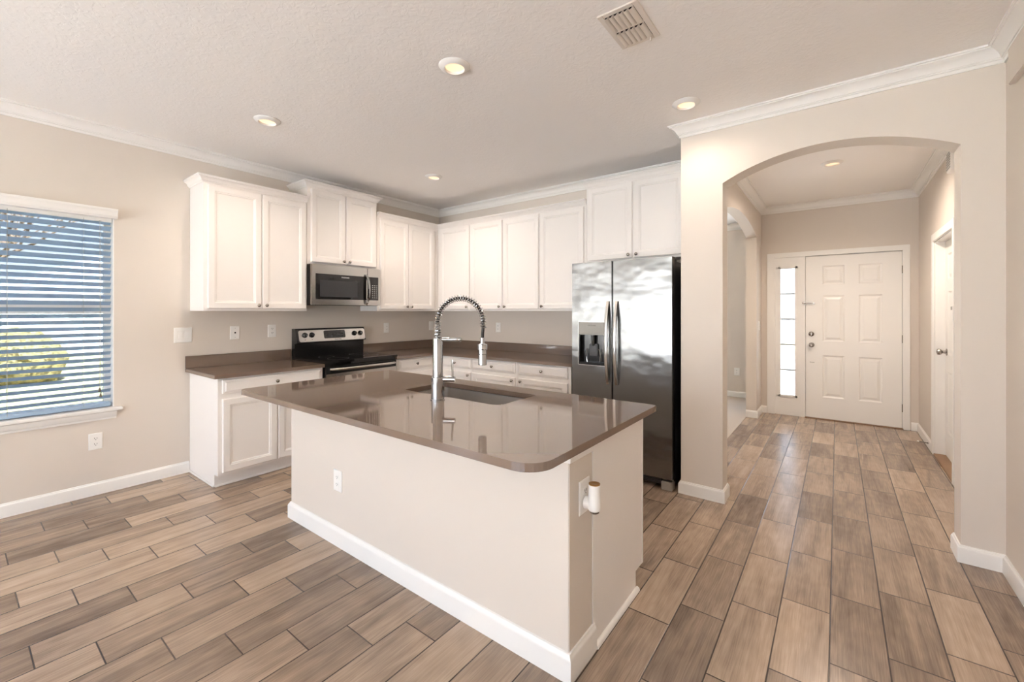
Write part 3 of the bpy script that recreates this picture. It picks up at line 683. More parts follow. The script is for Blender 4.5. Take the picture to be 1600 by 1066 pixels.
o = rrect(2.445, 2.690, 0.22, 0.9, 0.012, 0.1); mb = MB(); mb.loft([[onp(y, t, 0.002) for y, t in o], [onp(y, t, 0.006) for y, t in o]]); disp = mb.build('display', M['blackglass'], pn)
mb = MB()
for i in range(5):
    for j in range(2): mb.prism(rrect(2.47+i*0.042, 2.495+i*0.042, 0.34+j*0.2, 0.42+j*0.2, 0.003, 0.02), lambda y, t: onp(y, t, 0.0058), lambda y, t: onp(y, t, 0.0066))
mb.build('display_button', M['darkplastic'], disp)
nrm = Vector(onp(0, 0.5, 1))-Vector(onp(0, 0.5, 0))
for ky in (2.238, 2.312, 2.805, 2.880):
    MB().lathe([(0.028, 0), (0.028, 0.004), (0.022, 0.006), (0.020, 0.024), (0.017, 0.027), (0.003, 0.028)], onp(ky, 0.56, 0.003), nrm, 20).build('burner_knob', M['black'], pn)
    MB().prism([(ky-0.005, 0.16), (ky+0.005, 0.16), (ky+0.005, 0.2), (ky-0.005, 0.2)], lambda y, t: onp(y, t, 0.0025), lambda y, t: onp(y, t, 0.0034)).build('dial_mark', M['grey_print'], pn)
tp = onp(2.60, 0.10, 0.0035); text('FRIGIDAIRE', 'lettering', 0.016, tp, (PI/2-0.24, 0, PI/2), M['grey_print'], pn)
dm = MB(); dm.box(xf-0.02, ry0+0.004, 0.19, xf+0.006, ry1-0.004, 0.868, 0.006); od = dm.build('oven_door', M['black'], rg)
MB().box(xf+0.0062, ry0+0.004, 0.19, xf+0.010, ry1-0.004, 0.795, 0.0015).build('steel_facing', M['steel'], od)
MB().box(xf+0.0102, ry0+0.13, 0.36, xf+0.0125, ry1-0.13, 0.68, 0.001).build('oven_window', M['blackglass'], od)
hpth = []
for k in range(25):
    s = -1+k/12; yy = 2.560+0.372*s; out = 0.052*(1-abs(s)**6); hpth.append((xf+0.006+out, yy, 0.838))
MB().tube(hpth, 0.0125, 12).build('oven_handle', M['steel'], od)
MB().box(xf-0.02, ry0+0.004, 0.045, xf+0.008, ry1-0.004, 0.18, 0.005).build('storage_drawer', M['steel'], rg)

# ------------------------------------------------------------------ microwave
mw = thing('microwave', (XW+0.2, 2.548, 1.444), 'stainless over-the-range microwave under the short cabinet', 'microwave')
mx_, my0, my1, mz0, mz1 = -4.068, 2.154, 2.944, 1.444, 1.849
MB().box(XW+0.004, my0, mz0+0.006, mx_-0.03, my1, mz1, 0.002).box(XW+0.02, my0+0.01, mz0, mx_-0.035, my1-0.01, mz0+0.006).build('body', M['black'], mw)
md = MB().box(mx_-0.029, my0, mz0+0.004, mx_, 2.776, mz1, 0.005).build('door', M['steel'], mw)
MB().box(mx_+0.0003, my0+0.042, mz0+0.06, mx_+0.002, 2.765, mz1-0.092, 0.0008).build('door_glass', M['blackglass'], md)
MB().box(mx_+0.0022, my0+0.085, mz0+0.085, mx_+0.003, 2.655, mz1-0.155, 0.0003).build('window_mesh', M['darkplastic'], md)
text('FRIGIDAIRE', 'lettering', 0.018, (mx_+0.0028, 2.515, mz1-0.118), (PI/2, 0, PI/2), M['white_print'], md)
hp_ = []
for k in range(21):
    s = -1+k/10; hp_.append((mx_+0.004+0.042*(1-s*s)**0.6, 2.757+0.012*(1-s*s), (mz0+mz1)/2-0.028+0.162*s))
mb = MB(); W_ = 0.014
rings = [[(p[0]-0.006, p[1]-W_, p[2]), (p[0]+0.004, p[1]-W_*0.9, p[2]), (p[0]+0.006, p[1], p[2]), (p[0]+0.004, p[1]+W_*0.9, p[2]), (p[0]-0.006, p[1]+W_, p[2])] for p in hp_]
mb.loft(rings); mb.build('handle', M['chrome'], md)
cp = MB().box(mx_-0.029, 2.7775, mz0+0.004, mx_, my1, mz1, 0.005).build('control_panel', M['steel'], mw)
kp_ = MB().box(mx_+0.0003, 2.785, mz0+0.06, mx_+0.002, 2.915, mz1-0.092, 0.0008).build('keypad', M['blackglass'], cp)
for i in range(7):
    for j in range(3):
        MB().box(mx_+0.002, 2.836+j*0.026, mz0+0.085+i*0.022, mx_+0.0026, 2.848+j*0.026, mz0+0.091+i*0.022).build('key_mark', M['white_print'], kp_)

# ------------------------------------------------------------------ refrigerator
fr = thing('refrigerator', (-1.435, 3.75, 0), 'tall stainless side-by-side refrigerator with a water dispenser', 'refrigerator')
fx0, fx1, fxs, fy, fz0, fz1 = -1.868, -1.002, -1.488, 3.345, 0.092, 1.803
MB().box(fx0+0.008, fy+0.075, 0.03, fx1-0.006, YW-0.03, 1.775, 0.004).build('body', M['darkplastic'], fr)
def fdoor(a, b, hole=None):
    mb = MB(); q = []
    for k in range(13):                                # slightly bowed front
        s = k/12; x = a+(b-a)*s; q.append((x, fy+0.006-0.006*math.sin(PI*s)))
    rad = 0.012; q[0] = (a, fy+rad); q[-1] = (b, fy+rad); q.insert(1, (a+0.003, fy+0.004)); q.insert(-1, (b-0.003, fy+0.004))
    q += [(b, fy+0.068), (a, fy+0.068)]
    mb.prism(q, lambda x, y: (x, y, fz0), lambda x, y: (x, y, fz1))
    return mb
ds = (-1.800, -1.545, 0.925, 1.292)                    # dispenser opening
mb = MB(); a, b = fx0, fxs-0.004
xs_ = [a, a+0.004, ds[0], ds[1], b-0.004, b]
def fprof(xa, xb, za, zb): mb.box(xa, fy, za, xb, fy+0.068, zb)
fprof(a+0.004, ds[0], fz0, fz1); fprof(ds[1], b-0.004, fz0, fz1); fprof(ds[0], ds[1], fz0, ds[2]); fprof(ds[0], ds[1], ds[3], fz1)
mb.box(a, fy+0.004, fz0, a+0.004, fy+0.068, fz1); mb.box(b-0.004, fy+0.004, fz0, b, fy+0.068, fz1)
fd = mb.build('freezer_door', M['fridge'], fr, smooth=False)
gd = fdoor(fxs+0.004, fx1).build('fridge_door', M['fridge'], fr, angle=30)
mb = MB(); mb.box(ds[0], fy+0.050, ds[2], ds[1], fy+0.066, ds[3]); mb.box(ds[0], fy+0.004, ds[2], ds[0]+0.008, fy+0.05, ds[3]); mb.box(ds[1]-0.008, fy+0.004, ds[2], ds[1], fy+0.05, ds[3]); mb.box(ds[0], fy+0.002, ds[2], ds[1], fy+0.05, ds[2]+0.02)
dp = mb.build('dispenser_recess', M['black'], fd)
MB().box(ds[0]+0.002, fy-0.003, 1.182, ds[1]-0.002, fy+0.05, ds[3]-0.002, 0.004).build('dispenser_panel', M['greyplastic'], fd)
mb = MB(); e = 0.006
for q in ((ds[0]-e, ds[2]-e, ds[0], ds[3]+e), (ds[1], ds[2]-e, ds[1]+e, ds[3]+e), (ds[0]-e, ds[2]-e, ds[1]+e, ds[2]), (ds[0]-e, ds[3], ds[1]+e, ds[3]+e)): mb.box(q[0], fy-0.003, q[1], q[2], fy+0.004, q[3], 0.001)
mb.build('dispenser_bezel', M['steel'], fd)
MB().tube([(-1.675, fy+0.02, 1.178), (-1.675, fy+0.02, 1.12), (-1.675, fy+0.028, 1.09)], [0.018, 0.016, 0.012], 10).box(-1.715, fy+0.03, 1.0, -1.635, fy+0.042, 1.105, 0.01).build('dispenser_paddle', M['darkplastic'], fd)
for cx_, sg in ((-1.718, 1), (-1.632, -1)): MB().tube([(cx_+sg*0.02*math.cos(t), fy+0.028, 1.0+0.075*math.sin(t)) for t in [2.2+k*0.28 for k in range(9)]], 0.004, 8).build('dispenser_trim', M['chrome'], fd)
text('FRIGIDAIRE', 'lettering', 0.015, (-1.672, fy-0.0036, 1.262), (PI/2, 0, 0), M['grey_print'], fd)
for hx, par in ((fxs-0.036, fd), (fxs+0.040, gd)):
    mb = MB(); rings = []
    for k in range(25):
        s = -1+k/12; zz = 1.122+0.345*s; yy = fy-0.006-0.046*(1-abs(s)**2.2)
        w2 = 0.014
        rings.append([(hx-w2, yy+0.008, zz), (hx-w2*0.8, yy-0.006, zz), (hx, yy-0.010, zz), (hx+w2*0.8, yy-0.006, zz), (hx+w2, yy+0.008, zz)])
    mb.loft(rings); mb.build('handle', M['steel'], par, angle=50)
mb = MB(); mb.box(fx0+0.01, fy+0.05, 0.03, fx1-0.09, fy+0.075, 0.088)
for k in range(4): mb.box(fx0+0.04, fy+0.044, 0.038+k*0.012, fx1-0.1, fy+0.05, 0.044+k*0.012)
mb.build('base_grille', M['darkplastic'], fr)
for xa, xb in ((fx1-0.088, fx1-0.004), (fx0+0.004, fx0+0.05)): MB().box(xa, fy+0.012, 0.002, xb, fy+0.09, 0.07, 0.006).build('foot_cover', M['greyplastic'], fr)
for xa in (fx0+0.02, fx1-0.09): MB().box(xa, fy+0.075, 1.7755, xa+0.07, fy+0.19, 1.797, 0.005).build('hinge_cover', M['darkplastic'], fr)

# ------------------------------------------------------------------ island
ix0, ix1, iy0, iyw, iy1 = -2.93, -0.800, 1.412, 1.602, 2.165
isl = thing('kitchen_island', ((ix0+ix1)/2, 1.8, 0), 'long white kitchen island with painted half wall under a stone top', 'island')
MB().box(ix0, iy0, 0, ix1, iyw, CT-0.031, 0.003).build('half_wall', M['wall'], isl)
oo = [(iyw, 0.0), (iy1-0.078-0.02, 0.0), (iy1-0.098, 0.098), (iy1-0.02, 0.098), (iy1-0.02, CT-0.031), (iyw, CT-0.031)]
for xa, xb in ((ix0+0.02, ix0+0.038), (ix1-0.016, ix1+0.004)): MB().loft([[(xa, y, z) for y, z in oo], [(xb, y, z) for y, z in oo]]).build('end_panel', M['cab'], isl, smooth=False)
mb = MB(); mb.box(ix0+0.038, iy1-0.02, 0.098, ix1-0.016, iy1, CT-0.031); mb.box(ix1-0.016, iy1-0.02, 0.098, ix1+0.006, iy1, CT-0.031, 0.001); mb.box(ix0+0.038, iyw+0.001, 0.098, ix1-0.016, iy1-0.02, 0.115); mb.box(ix0+0.038, iy1-0.108, 0, ix1-0.016, iy1-0.098, 0.098)
mb.build('cabinet_front', M['cab'], isl, smooth=False)
TI = lambda u, d, z: (u, iy1-BD+d, z)
xs_ = [ix0+0.05, ix0+0.66, ix0+0.665+0.0, -1.30, -1.295, ix1-0.02]
for a, b, k in ((xs_[0], xs_[1], 'lt'), (xs_[2]+0.01, -1.79, 'lt'), (-1.78, xs_[3], 'rt'), (xs_[4]+0.01, xs_[5], 'rt')): cab_door(TI, (0, 1, 0), a, b, 0.123, 0.84, BD, isl, k)
BI = [(0, 0), (-0.016, 0), (-0.016, 0.082), (-0.012, 0.092), (-0.008, 0.096), (-0.006, 0.104), (0, 0.106)]
sweep(MB(), [(ix0, iyw), (ix0, iy0), (ix1, iy0), (ix1, iyw+0.012)], BI).build('baseboard', M['trim'], isl)
qr = [(0, 0), (-0.017, 0), (-0.017, 0.006), (-0.013, 0.014), (-0.006, 0.018), (0, 0.018)]
sweep(MB(), [(ix1+0.004, iyw+0.012), (ix1+0.004, iy1-0.085)], [(d, z+0.001) for d, z in qr]).build('quarter_round', M['trim'], isl)
sweep(MB(), [(ix0, iyw), (ix0, iy0), (ix1, iy0), (ix1, iyw)], [(0, CT-0.075), (-0.010, CT-0.075), (-0.013, CT-0.068), (-0.013, CT-0.031), (0, CT-0.031)]).build('apron_trim', M['trim'], isl)

# island top with a hole for the sink
tx0, tx1, ty0, ty1 = -3.005, -0.753, 1.124, 2.252
sk = (-2.165, -1.405, 1.742, 2.098)
def rounded(x0, x1, y0, y1, r, n=8):
    out = []
    rr = r if isinstance(r, (list, tuple)) else [r]*4
    for cx, cy_, a0, q in ((x1, y1, 0, rr[0]), (x0, y1, 90, rr[1]), (x0, y0, 180, rr[2]), (x1, y0, 270, rr[3])):
        sx = -1 if cx == x1 else 1; sy = -1 if cy_ == y1 else 1
        for k in range(n+1):
            a = math.radians(a0+90*k/n); out.append((cx+sx*q+q*math.cos(a), cy_+sy*q+q*math.sin(a)))
    return out
it = thing('island_countertop', (tx0, ty0, CT-0.03), 'large glossy taupe stone slab topping the island', 'countertop')
bm = bmesh.new()
outer = [bm.verts.new((x, y, CT)) for x, y in rounded(tx0, tx1, ty0, ty1, [0.012, 0.03, 0.04, 0.10], 10)]
inner = [bm.verts.new((x, y, CT)) for x, y in rounded(*sk, [0.02, 0.02, 0.02, 0.05], 6)]
ed = [bm.edges.new((l[i], l[(i+1) % len(l)])) for l in (outer, inner) for i in range(len(l))]
bmesh.ops.triangle_fill(bm, use_beauty=True, use_dissolve=True, edges=ed)
top = list(bm.faces)
ret = bmesh.ops.extrude_face_region(bm, geom=top)
bmesh.ops.translate(bm, verts=[g for g in ret['geom'] if isinstance(g, bmesh.types.BMVert)], vec=(0, 0, -0.03))
mb = MB(); mb.bm.free(); mb.bm = bm
mb.build('slab', M['quartz'], it, smooth=False)
# undermount sink
snk = thing('sink', ((sk[0]+sk[1])/2, (sk[2]+sk[3])/2, CT-0.25), 'undermounted stainless sink basin in the island top', 'sink')
mb = MB(); e = 0.006; rings = []
for ins, zz in ((-0.025, CT-0.0315), (-0.004, CT-0.0315), (0.0, CT-0.034), (0.004, CT-0.20), (0.02, CT-0.222), (0.05, CT-0.226)):
    rings.append([(x, y, zz) for x, y in rounded(sk[0]+ins, sk[1]-ins, sk[2]+ins, sk[3]-ins, [max(0.035-ins*0.2, 0.012)]*4, 6)])
mb.loft(rings, cap0=False); mb.build('basin', M['sink'], snk, angle=40)
MB().lathe([(0.045, 0.0), (0.045, 0.003), (0.038, 0.003), (0.034, -0.0), (0.004, 0.0)], (-1.785, 1.93, CT-0.2255)).build('drain', M['chrome'], snk)

# spring faucet
fc = thing('faucet', (-1.77, 1.657, CT), 'tall chrome spring faucet standing at the sink', 'faucet')
bx, by = -1.770, 1.657; D = Vector((math.cos(math.radians(30)), math.sin(math.radians(30)), 0))
def F_(a, z, side=0): return Vector((bx, by, 0))+D*a+Vector((-D.y, D.x, 0))*side+Vector((0, 0, z))
MB().lathe([(0.040, 0), (0.040, 0.004), (0.0365, 0.006), (0.0365, 0.124), (0.034, 0.127), (0.028, 0.127)], (bx, by, CT+0.0005), n=28).build('base', M['chrome'], fc)
MB().lathe([(0.028, 0), (0.028, 0.212), (0.025, 0.215), (0.016, 0.217)], (bx, by, CT+0.128), n=28).build('column', M['chrome'], fc)
zc = CT+0.345
path = [F_(0, zc+0.085*k/6) for k in range(6)]
R_ = 0.128
for k in range(31):
    a = PI-PI*k/30*1.0; path.append(F_(R_+R_*math.cos(a), zc+0.088+0.132*math.sin(a)))
path.append(F_(2*R_, zc+0.055)); path.append(F_(2*R_-0.003, zc+0.02)); path.append(F_(2*R_-0.004, zc-0.01))
MB().tube(path, 0.0085, 12).build('hose', M['rubber'], fc)
def resample(P, step):
    out = [P[0]]; acc = 0
    for a, b in zip(P, P[1:]):
        L = (b-a).length; t = step-acc
        while t <= L: out.append(a.lerp(b, t/L)); t += step
        acc = (acc+L) % step
    return out
P = resample(path[:-2], 0.0011); u = Vector((-D.y, D.x, 0)); hel = []; ph = 0
for i, p in enumerate(P):
    t = (P[min(i+1, len(P)-1)]-P[max(i-1, 0)]).normalized(); v = t.cross(u).normalized()
    frac = i*0.0011
    pitch = 0.0062 if frac < 0.085 else 0.0145
    ph += 2*PI*0.0011/pitch
    r = 0.0165
    hel.append(p+u*math.cos(ph)*r+v*math.sin(ph)*r)
MB().tube(hel, 0.0024, 6).build('spring', M['chrome'], fc)
c = F_(2*R_-0.004, 0)
sh = MB().lathe([(0.010, 0.150), (0.012, 0.146), (0.012, 0.118), (0.026, 0.112), (0.027, 0.088), (0.023, 0.084), (0.023, 0.004), (0.0225, 0), (0.016, 0), (0.014, 0.004)], (c.x, c.y, CT+0.197), n=24).build('spray_head', M['chrome'], fc)
MB().lathe([(0.0238, 0), (0.0238, 0.003)], (c.x, c.y, CT+0.255), n=24).build('grip_ring', M['rubber'], sh)
MB().tube([F_(0.0, CT+0.336), F_(0.06, CT+0.336), F_(0.10, CT+0.336), F_(0.125, CT+0.336)], [0.011, 0.011, 0.012, 0.009], 12).sphere(F_(0.125, CT+0.336), 0.013, n=8).build('holder_arm', M['chrome'], fc)
MB().tube([F_(0.03, CT+0.115), F_(0.098, CT+0.115)], 0.016, 14).build('valve_body', M['chrome'], fc)
MB().tube([F_(0.086, CT+0.125), F_(0.084, CT+0.16), F_(0.080, CT+0.225)], [0.006, 0.0055, 0.005], 10).build('lever', M['chrome'], fc)

# ------------------------------------------------------------------ wall plates, small wall things
def plate(name, cat, T, nrm, u, z, kind, label, w=0.078, h=0.122):
    r = thing(name, T(u, 0, z), label, cat)
    mb = MB(); rect_rings(mb, T, u-w/2, u+w/2, z-h/2, z+h/2, [(0, 0.003), (0.004, 0.006), (0.006, 0.0065)], 0.0004); mb.build('face_plate', M['plastic'], r)
    if kind == 'outlet':
        for dz in (0.021, -0.021):
            o = MB(); o.prism(rounded(u-0.0175, u+0.0175, z+dz-0.0145, z+dz+0.0145, 0.010, 4), lambda a, b: T(a, 0.0064, b), lambda a, b: T(a, 0.0085, b)); oo = o.build('receptacle', M['plastic'], r)
            s = MB()
            for du in (-0.007, 0.007): s.box(u+du-0.0013, 0.0085, z+dz-0.001, u+du+0.0013, 0.0088, z+dz+0.008, 0, T)
            s.lathe([(0.0026, 0), (0.0026, 0.0004)], T(u, 0.0085, z+dz-0.007), nrm, 8); s.build('slot', M['hole'], oo)
    elif kind == 'gfci':
        o = MB().box(u-0.017, 0.0064, z-0.034, u+0.017, 0.009, z+0.034, 0.001, T).build('receptacle', M['plastic'], r); s = MB()
        for dz in (0.018, -0.018):
            for du in (-0.006, 0.006): s.box(u+du-0.0012, 0.009, z+dz-0.004, u+du+0.0012, 0.0093, z+dz+0.004, 0, T)
        s.build('slot', M['hole'], o)
        MB().box(u-0.012, 0.0091, z-0.005, u+0.012, 0.0105, z+0.005, 0.0008, T).build('reset_button', M['plastic'], o)
    elif kind == 'jack':
        MB().lathe([(0.007, 0), (0.007, 0.004), (0.004, 0.004), (0.004, 0.010)], T(u, 0.0064, z), nrm, 10).build('jack', M['hole'], r)
        s = MB()
        for dz in (0.042, -0.042): s.lathe([(0.003, 0), (0.002, 0.0012)], T(u, 0.0064, z+dz), nrm, 8)
        s.build('screw', M['greyplastic'], r)
    elif kind.startswith('switch'):
        n = int(kind[-1])
        for i in range(n):
            c = u+(i-(n-1)/2)*0.046
            MB().box(c-0.0178, 0.006, z-0.0345, c+0.0178, 0.0068, z+0.0345, 0, T).build('rocker_gap_shade', M['vent'], r)  # thin darker plate painted in as the shadow line round the rocker
            o = MB(); o.prism([(0.0064, z-0.033), (0.0085, z-0.033), (0.0075, z), (0.0115, z+0.033), (0.0064, z+0.033)], lambda d, b: T(c-0.0165, d, b), lambda d, b: T(c+0.0165, d, b)); o.build('rocker', M['plastic'], r)
    return r
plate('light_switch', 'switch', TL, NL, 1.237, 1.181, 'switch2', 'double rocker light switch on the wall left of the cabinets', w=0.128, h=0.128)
plate('wall_jack', 'wall plate', TL, NL, 1.634, 1.185, 'jack', 'blank white wall plate with one small dark jack above the left counter')
plate('wall_outlet', 'outlet', TL, NL, 1.963, 1.19, 'outlet', 'white outlet on the wall just left of the range')
plate('wall_outlet', 'outlet', TL, NL, 3.317, 1.179, 'gfci', 'white outlet on the wall just right of the range')
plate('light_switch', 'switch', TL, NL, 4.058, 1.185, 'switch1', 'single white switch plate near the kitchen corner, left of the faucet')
plate('wall_outlet', 'outlet', TB, NB, -3.395, 1.18, 'outlet', 'white outlet on the back wall seen right of the faucet head', w=0.075)
plate('wall_outlet', 'outlet', TL, NL, 0.693, 0.403, 'outlet', 'white outlet low on the wall under the window')
plate('wall_outlet', 'outlet', lambda u, d, z: (u, iy0-d, z), NB, -2.36, 0.381, 'outlet', 'white outlet on the long side of the island', w=0.085, h=0.125)
plate('wall_outlet', 'outlet', lambda u, d, z: (ix1+d, u, z), NL, 1.529, 0.655, 'outlet', 'white outlet on the short end of the island holding the plug-in', w=0.085, h=0.132)
plate('wall_outlet', 'outlet', lambda u, d, z: (u, 7.7-d, z), NB, -1.288, 0.412, 'outlet', 'white outlet in the carpeted room seen through the arches')
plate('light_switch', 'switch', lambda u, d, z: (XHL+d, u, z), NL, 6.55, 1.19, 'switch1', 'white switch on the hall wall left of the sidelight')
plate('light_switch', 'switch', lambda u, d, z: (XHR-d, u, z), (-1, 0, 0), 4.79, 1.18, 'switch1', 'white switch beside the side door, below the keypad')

pg = thing('plug_in_light', (ix1+0.01, 1.525, 0.63), 'white plug-in device with brass-coloured cap on the island end', 'plug-in')
px, py = ix1+0.048, 1.525
MB().lathe([(0.021, 0), (0.025, 0.006), (0.027, 0.022), (0.0245, 0.045), (0.023, 0.06), (0.023, 0.098), (0.0215, 0.100)], (px, py, 0.612), n=20).tube([(ix1+0.0095, py, 0.634), (px, py, 0.634)], [0.024, 0.020], 16).build('body', M['plastic'], pg)
MB().lathe([(0.022, 0), (0.022, 0.004), (0.015, 0.005), (0.009, 0.003), (0.004, 0.003)], (px, py, 0.7122), n=20).build('cap', M['brass'], pg)
MB().lathe([(0.013, 0), (0.018, 0.004), (0.0195, 0.010), (0.018, 0.011)], (px, py, 0.6), n=20).build('chrome_base', M['chrome'], pg)

ch = thing('door_chime', (XHR, 4.86, 2.5), 'white door chime box high on the right hall wall by the arch', 'chime')
MB().box(XHR-0.05, 4.70, 2.485, XHR-0.0005, 4.865, 2.662, 0.006).build('housing', M['plastic'], ch)
mb = MB()
for k in range(7): mb.box(XHR-0.053, 4.72, 2.505+k*0.02, XHR-0.0502, 4.848, 2.516+k*0.02)
mb.build('grille', M['greyplastic'], ch)
tk = thing('alarm_keypad', (XHR, 4.80, 1.36), 'small white keypad on the wall beside the side door', 'keypad')
kb = MB().box(XHR-0.03, 4.755, 1.305, XHR-0.0005, 4.85, 1.435, 0.006).build('housing', M['plastic'], tk)
MB().box(XHR-0.0312, 4.775, 1.395, XHR-0.0302, 4.83, 1.422).build('screen', M['greyplastic'], kb)
ds_ = thing('door_stop', (XHR-0.016, 5.985, 0.05), 'spring door stop with white tip on the hall baseboard', 'door stop')
p0 = Vector((XHR-0.0165, 6.0, 0.052)); hel = []
for k in range(160):
    t = k/159; hel.append(p0+Vector((-0.068*t, 0.0045*math.cos(k*0.75), 0.0045*math.sin(k*0.75)+0.006*t)))
MB().tube(hel, 0.0016, 5).lathe([(0.009, 0), (0.009, 0.004), (0.004, 0.006)], p0, (-1, 0, 0), 10).build('spring', M['nickel'], ds_)
MB().lathe([(0.006, 0), (0.0075, 0.004), (0.0075, 0.012), (0.005, 0.015)], p0+Vector((-0.068, 0, 0.006)), (-1, 0, 0.08), 12).build('rubber_tip', M['plastic'], ds_)

# ------------------------------------------------------------------ ceiling lights and vent
LP = 25.0
def downlight(x, y, label, power=LP):
    r = thing('recessed_light', (x, y, CZ), label, 'ceiling light', 'recessed ceiling lights')
    MB().lathe([(0.089, -0.0005), (0.089, -0.003), (0.082, -0.010), (0.062, -0.020), (0.057, -0.020), (0.054, -0.012), (0.052, -0.006)], (x, y, CZ), n=40, cap=False).build('trim_ring', M['trim'], r)
    MB().lathe([(0.053, -0.0075), (0.03, -0.009), (0.002, -0.0095)], (x, y, CZ), n=32, cap=False).build('lens', M['lens'], r)
    d = bpy.data.lights.new('lamp', 'SPOT'); d.energy = power; d.color = (1.0, 0.83, 0.69); d.spot_size = math.radians(165); d.spot_blend = 0.8; d.shadow_soft_size = 0.05
    o = bpy.data.objects.new('lamp', d); COL.objects.link(o); o.parent = r; o.location = (0, 0, -0.04)
downlight(-1.748, 1.765, 'recessed ceiling light over the island, nearest the viewer')
downlight(-3.343, 1.437, 'recessed ceiling light in front of the window wall, leftmost in view')
downlight(-0.815, 3.025, 'recessed ceiling light close to the crown moulding beside the arch', 11)
downlight(-3.357, 3.085, 'recessed ceiling light near the kitchen corner')
downlight(-0.038, 5.075, 'recessed ceiling light in the hall beyond the arch', 70)

vx0, vx1, vy0, vy1 = -0.915, -0.716, 1.878, 2.192
vt = thing('air_vent', ((vx0+vx1)/2, (vy0+vy1)/2, CZ), 'rectangular white louvred air vent on the ceiling', 'vent')
mb = MB(); e = 0.027; ym = (vy0+vy1)/2+0.0
zt, zb = CZ-0.0005, CZ-0.008
for q in ((vx0, vy0, vx0+e, vy1), (vx1-e, vy0, vx1, vy1), (vx0+e, vy0, vx1-e, vy0+e), (vx0+e, vy1-e, vx1-e, vy1), (vx0+e, ym-0.008, vx1-e, ym+0.008)): mb.box(q[0], q[1], zb, q[2], q[3], zt, 0.002)
mb.build('frame', M['vent'], vt)
MB().box(vx0+0.02, vy0+0.02, CZ-0.0018, vx1-0.02, vy1-0.02, CZ-0.0006).build('duct_dark_sheet', M['hole'], vt)  # flat near-black sheet stands for the shade inside the vent opening
for ya, yb in ((vy0+e, ym-0.008), (ym+0.008, vy1-e)):
    for k in range(6):
        cx = vx0+e+(vx1-vx0-2*e)*(k+0.5)/6; mb = MB(); pr = [(cx+0.009, CZ-0.003), (cx+0.004, CZ-0.012), (cx-0.004, CZ-0.017), (cx-0.0125, CZ-0.019), (cx-0.0125, CZ-0.0175), (cx-0.004, CZ-0.0155), (cx+0.003, CZ-0.010), (cx+0.008, CZ-0.002)]
        mb.loft([[(x, ya, z) for x, z in pr], [(x, yb, z) for x, z in pr]]); mb.build('louvre', M['vent'], vt)
MB().tube([(-0.755, vy1-0.03, CZ-0.008), (-0.755, vy1-0.028, CZ-0.028)], 0.003, 8).sphere((-0.755, vy1-0.028, CZ-0.028), 0.005, n=6).build('damper_lever', M['vent'], vt)

# ------------------------------------------------------------------ outside the windows
slab('ground_lawn', (-22, -30, -0.4, 30, 40, -0.16), 'lawn', 'dry lawn outside the window', 'ground')
slab('ground_driveway', (-60, -60, -0.4, -22, 60, -0.15), 'concrete', 'pale driveway and street beyond the lawn', 'ground')
slab('ground_front_bounce', (-12, YF+0.15, -0.16, 6, 16, -0.05), 'concrete', 'added pale concrete in front of the house, bouncing neutral light', 'ground')  # unseen slab added to keep green lawn bounce out of the carpeted room
slab('ground_patio', (-13, -24, -0.16, 9, YB-0.15, -0.03), 'concrete', 'concrete patio behind the house', 'ground')  # unseen; enlarged over the lawn to bounce neutral sunlight up to the ceiling
slab('roof', (XW-0.7, YB-0.5, CZ+0.25, 2.2, 8.6, CZ+0.4), 'ext', 'roof slab over the rooms', 'roof')
def hedge(name, x0, x1, y0, y1, h, label):
    mb = MB(); random.seed(int(abs(y0)*10)+3)
    nx = 3; ny = max(3, int(abs(y1-y0)/0.7))
    for i in range(nx):
        for j in range(ny):
            c = (x0+(x1-x0)*(i+0.5)/nx+random.uniform(-.15, .15), y0+(y1-y0)*(j+0.5)/ny+random.uniform(-.2, .2), -0.16+h*0.5+random.uniform(-.1, .12))
            bmesh.ops.create_icosphere(mb.bm, subdivisions=3, radius=0.62, matrix=Matrix.Translation(c) @ Matrix.Diagonal((1, 1, h*0.85, 1)))
    for v in mb.bm.verts: v.co += Vector((random.uniform(-1, 1), random.uniform(-1, 1), random.uniform(-1, 1)))*0.06
    o = mb.build(name, M['hedge'], None); return tag(o, label, 'hedge')
hedge('hedge', -15.5, -13.8, -3.5, 1.35, 1.1, 'yellow-green hedge on the lawn seen through the blind')
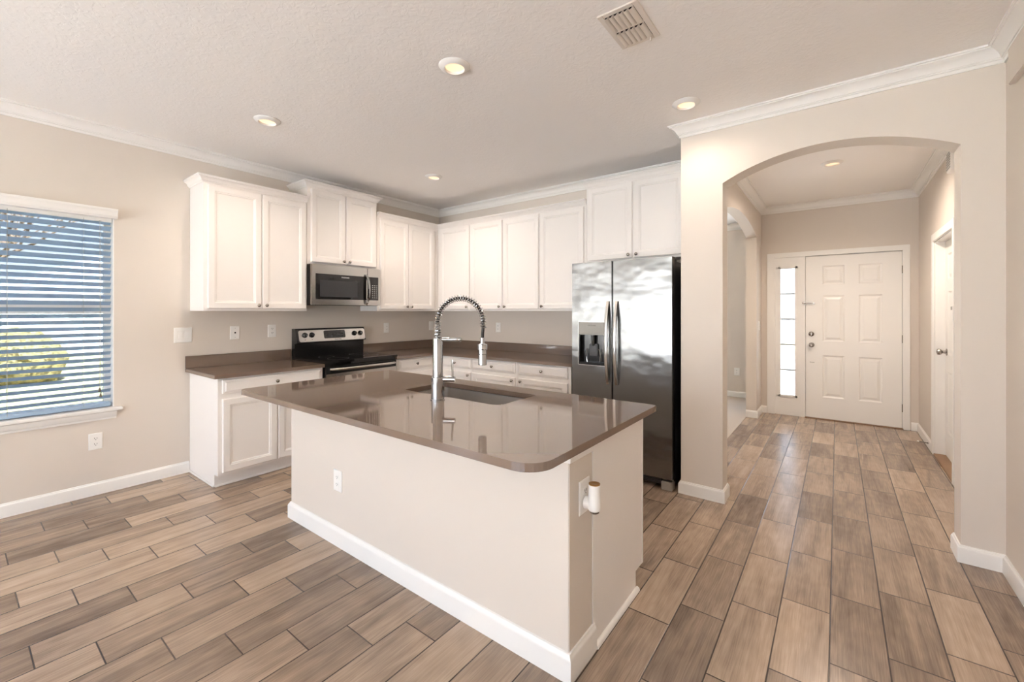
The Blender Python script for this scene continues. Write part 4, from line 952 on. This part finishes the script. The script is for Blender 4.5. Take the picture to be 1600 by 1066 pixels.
def house(x, y, w, d, h, rh, label):
    r = thing('house', (x, y, -0.16), label, 'house')
    MB().box(x-d/2, y-w/2, -0.16, x+d/2, y+w/2, h).build('walls', M['ext'], r)
    o = 0.5; mb = MB(); a = [(x-d/2-o, y-w/2-o, h), (x+d/2+o, y-w/2-o, h), (x+d/2+o, y+w/2+o, h), (x-d/2-o, y+w/2+o, h)]
    t = [(x-0.1, y-w/2+d/2, h+rh), (x+0.1, y-w/2+d/2, h+rh), (x+0.1, y+w/2-d/2, h+rh), (x-0.1, y+w/2-d/2, h+rh)]
    mb.loft([[(p[0], p[1], p[2]-0.2) for p in a], a, t]); mb.build('roof', M['roof'], r, smooth=False)
    for yy in (y-w/4, y+w/4): MB().box(x+d/2, yy-0.6, 0.8, x+d/2+0.04, yy+0.6, 2.0).build('window', M['greyplastic'], r)
    MB().box(x+d/2, y-0.5, -0.14, x+d/2+0.05, y+0.5, 2.0).build('front_door', M['bark'], r)
house(-42, 8.5, 13, 9, 2.7, 2.6, 'pale neighbouring house across the lawn seen through the blind slats')
def bare_tree(x, y, h, seed, label):
    random.seed(seed); r = thing('bare_tree', (x, y, -0.16), label, 'tree')
    MB().tube([(x, y, -0.16), (x+0.05, y+0.1, h*0.3), (x, y+0.05, h*0.62)], [0.16, 0.12, 0.07], 8).build('trunk', M['bark'], r)
    mb = MB()
    def br(p, d, L, rad, n):
        q = p+d*L*0.5+Vector((random.uniform(-.1, .1),)*3)*L; e = p+d*L
        mb.tube([p, q, e], [rad, rad*0.8, rad*0.5], 5)
        if n:
            for _ in range(3):
                dd = (d+Vector((random.uniform(-.8, .8), random.uniform(-.8, .8), random.uniform(-.1, .6)))).normalized(); br(p.lerp(e, random.uniform(.4, 1)), dd, L*0.68, rad*0.55, n-1)
    for k in range(7):
        a = k*0.9+seed; br(Vector((x, y, h*(0.32+0.045*k))), Vector((math.cos(a), math.sin(a), 0.75)).normalized(), h*0.3, 0.055, 3)
    mb.build('branches', M['bark'], r)
bare_tree(-17, 0.4, 5.2, 5, 'leafless tree on the lawn seen through the blind slats')
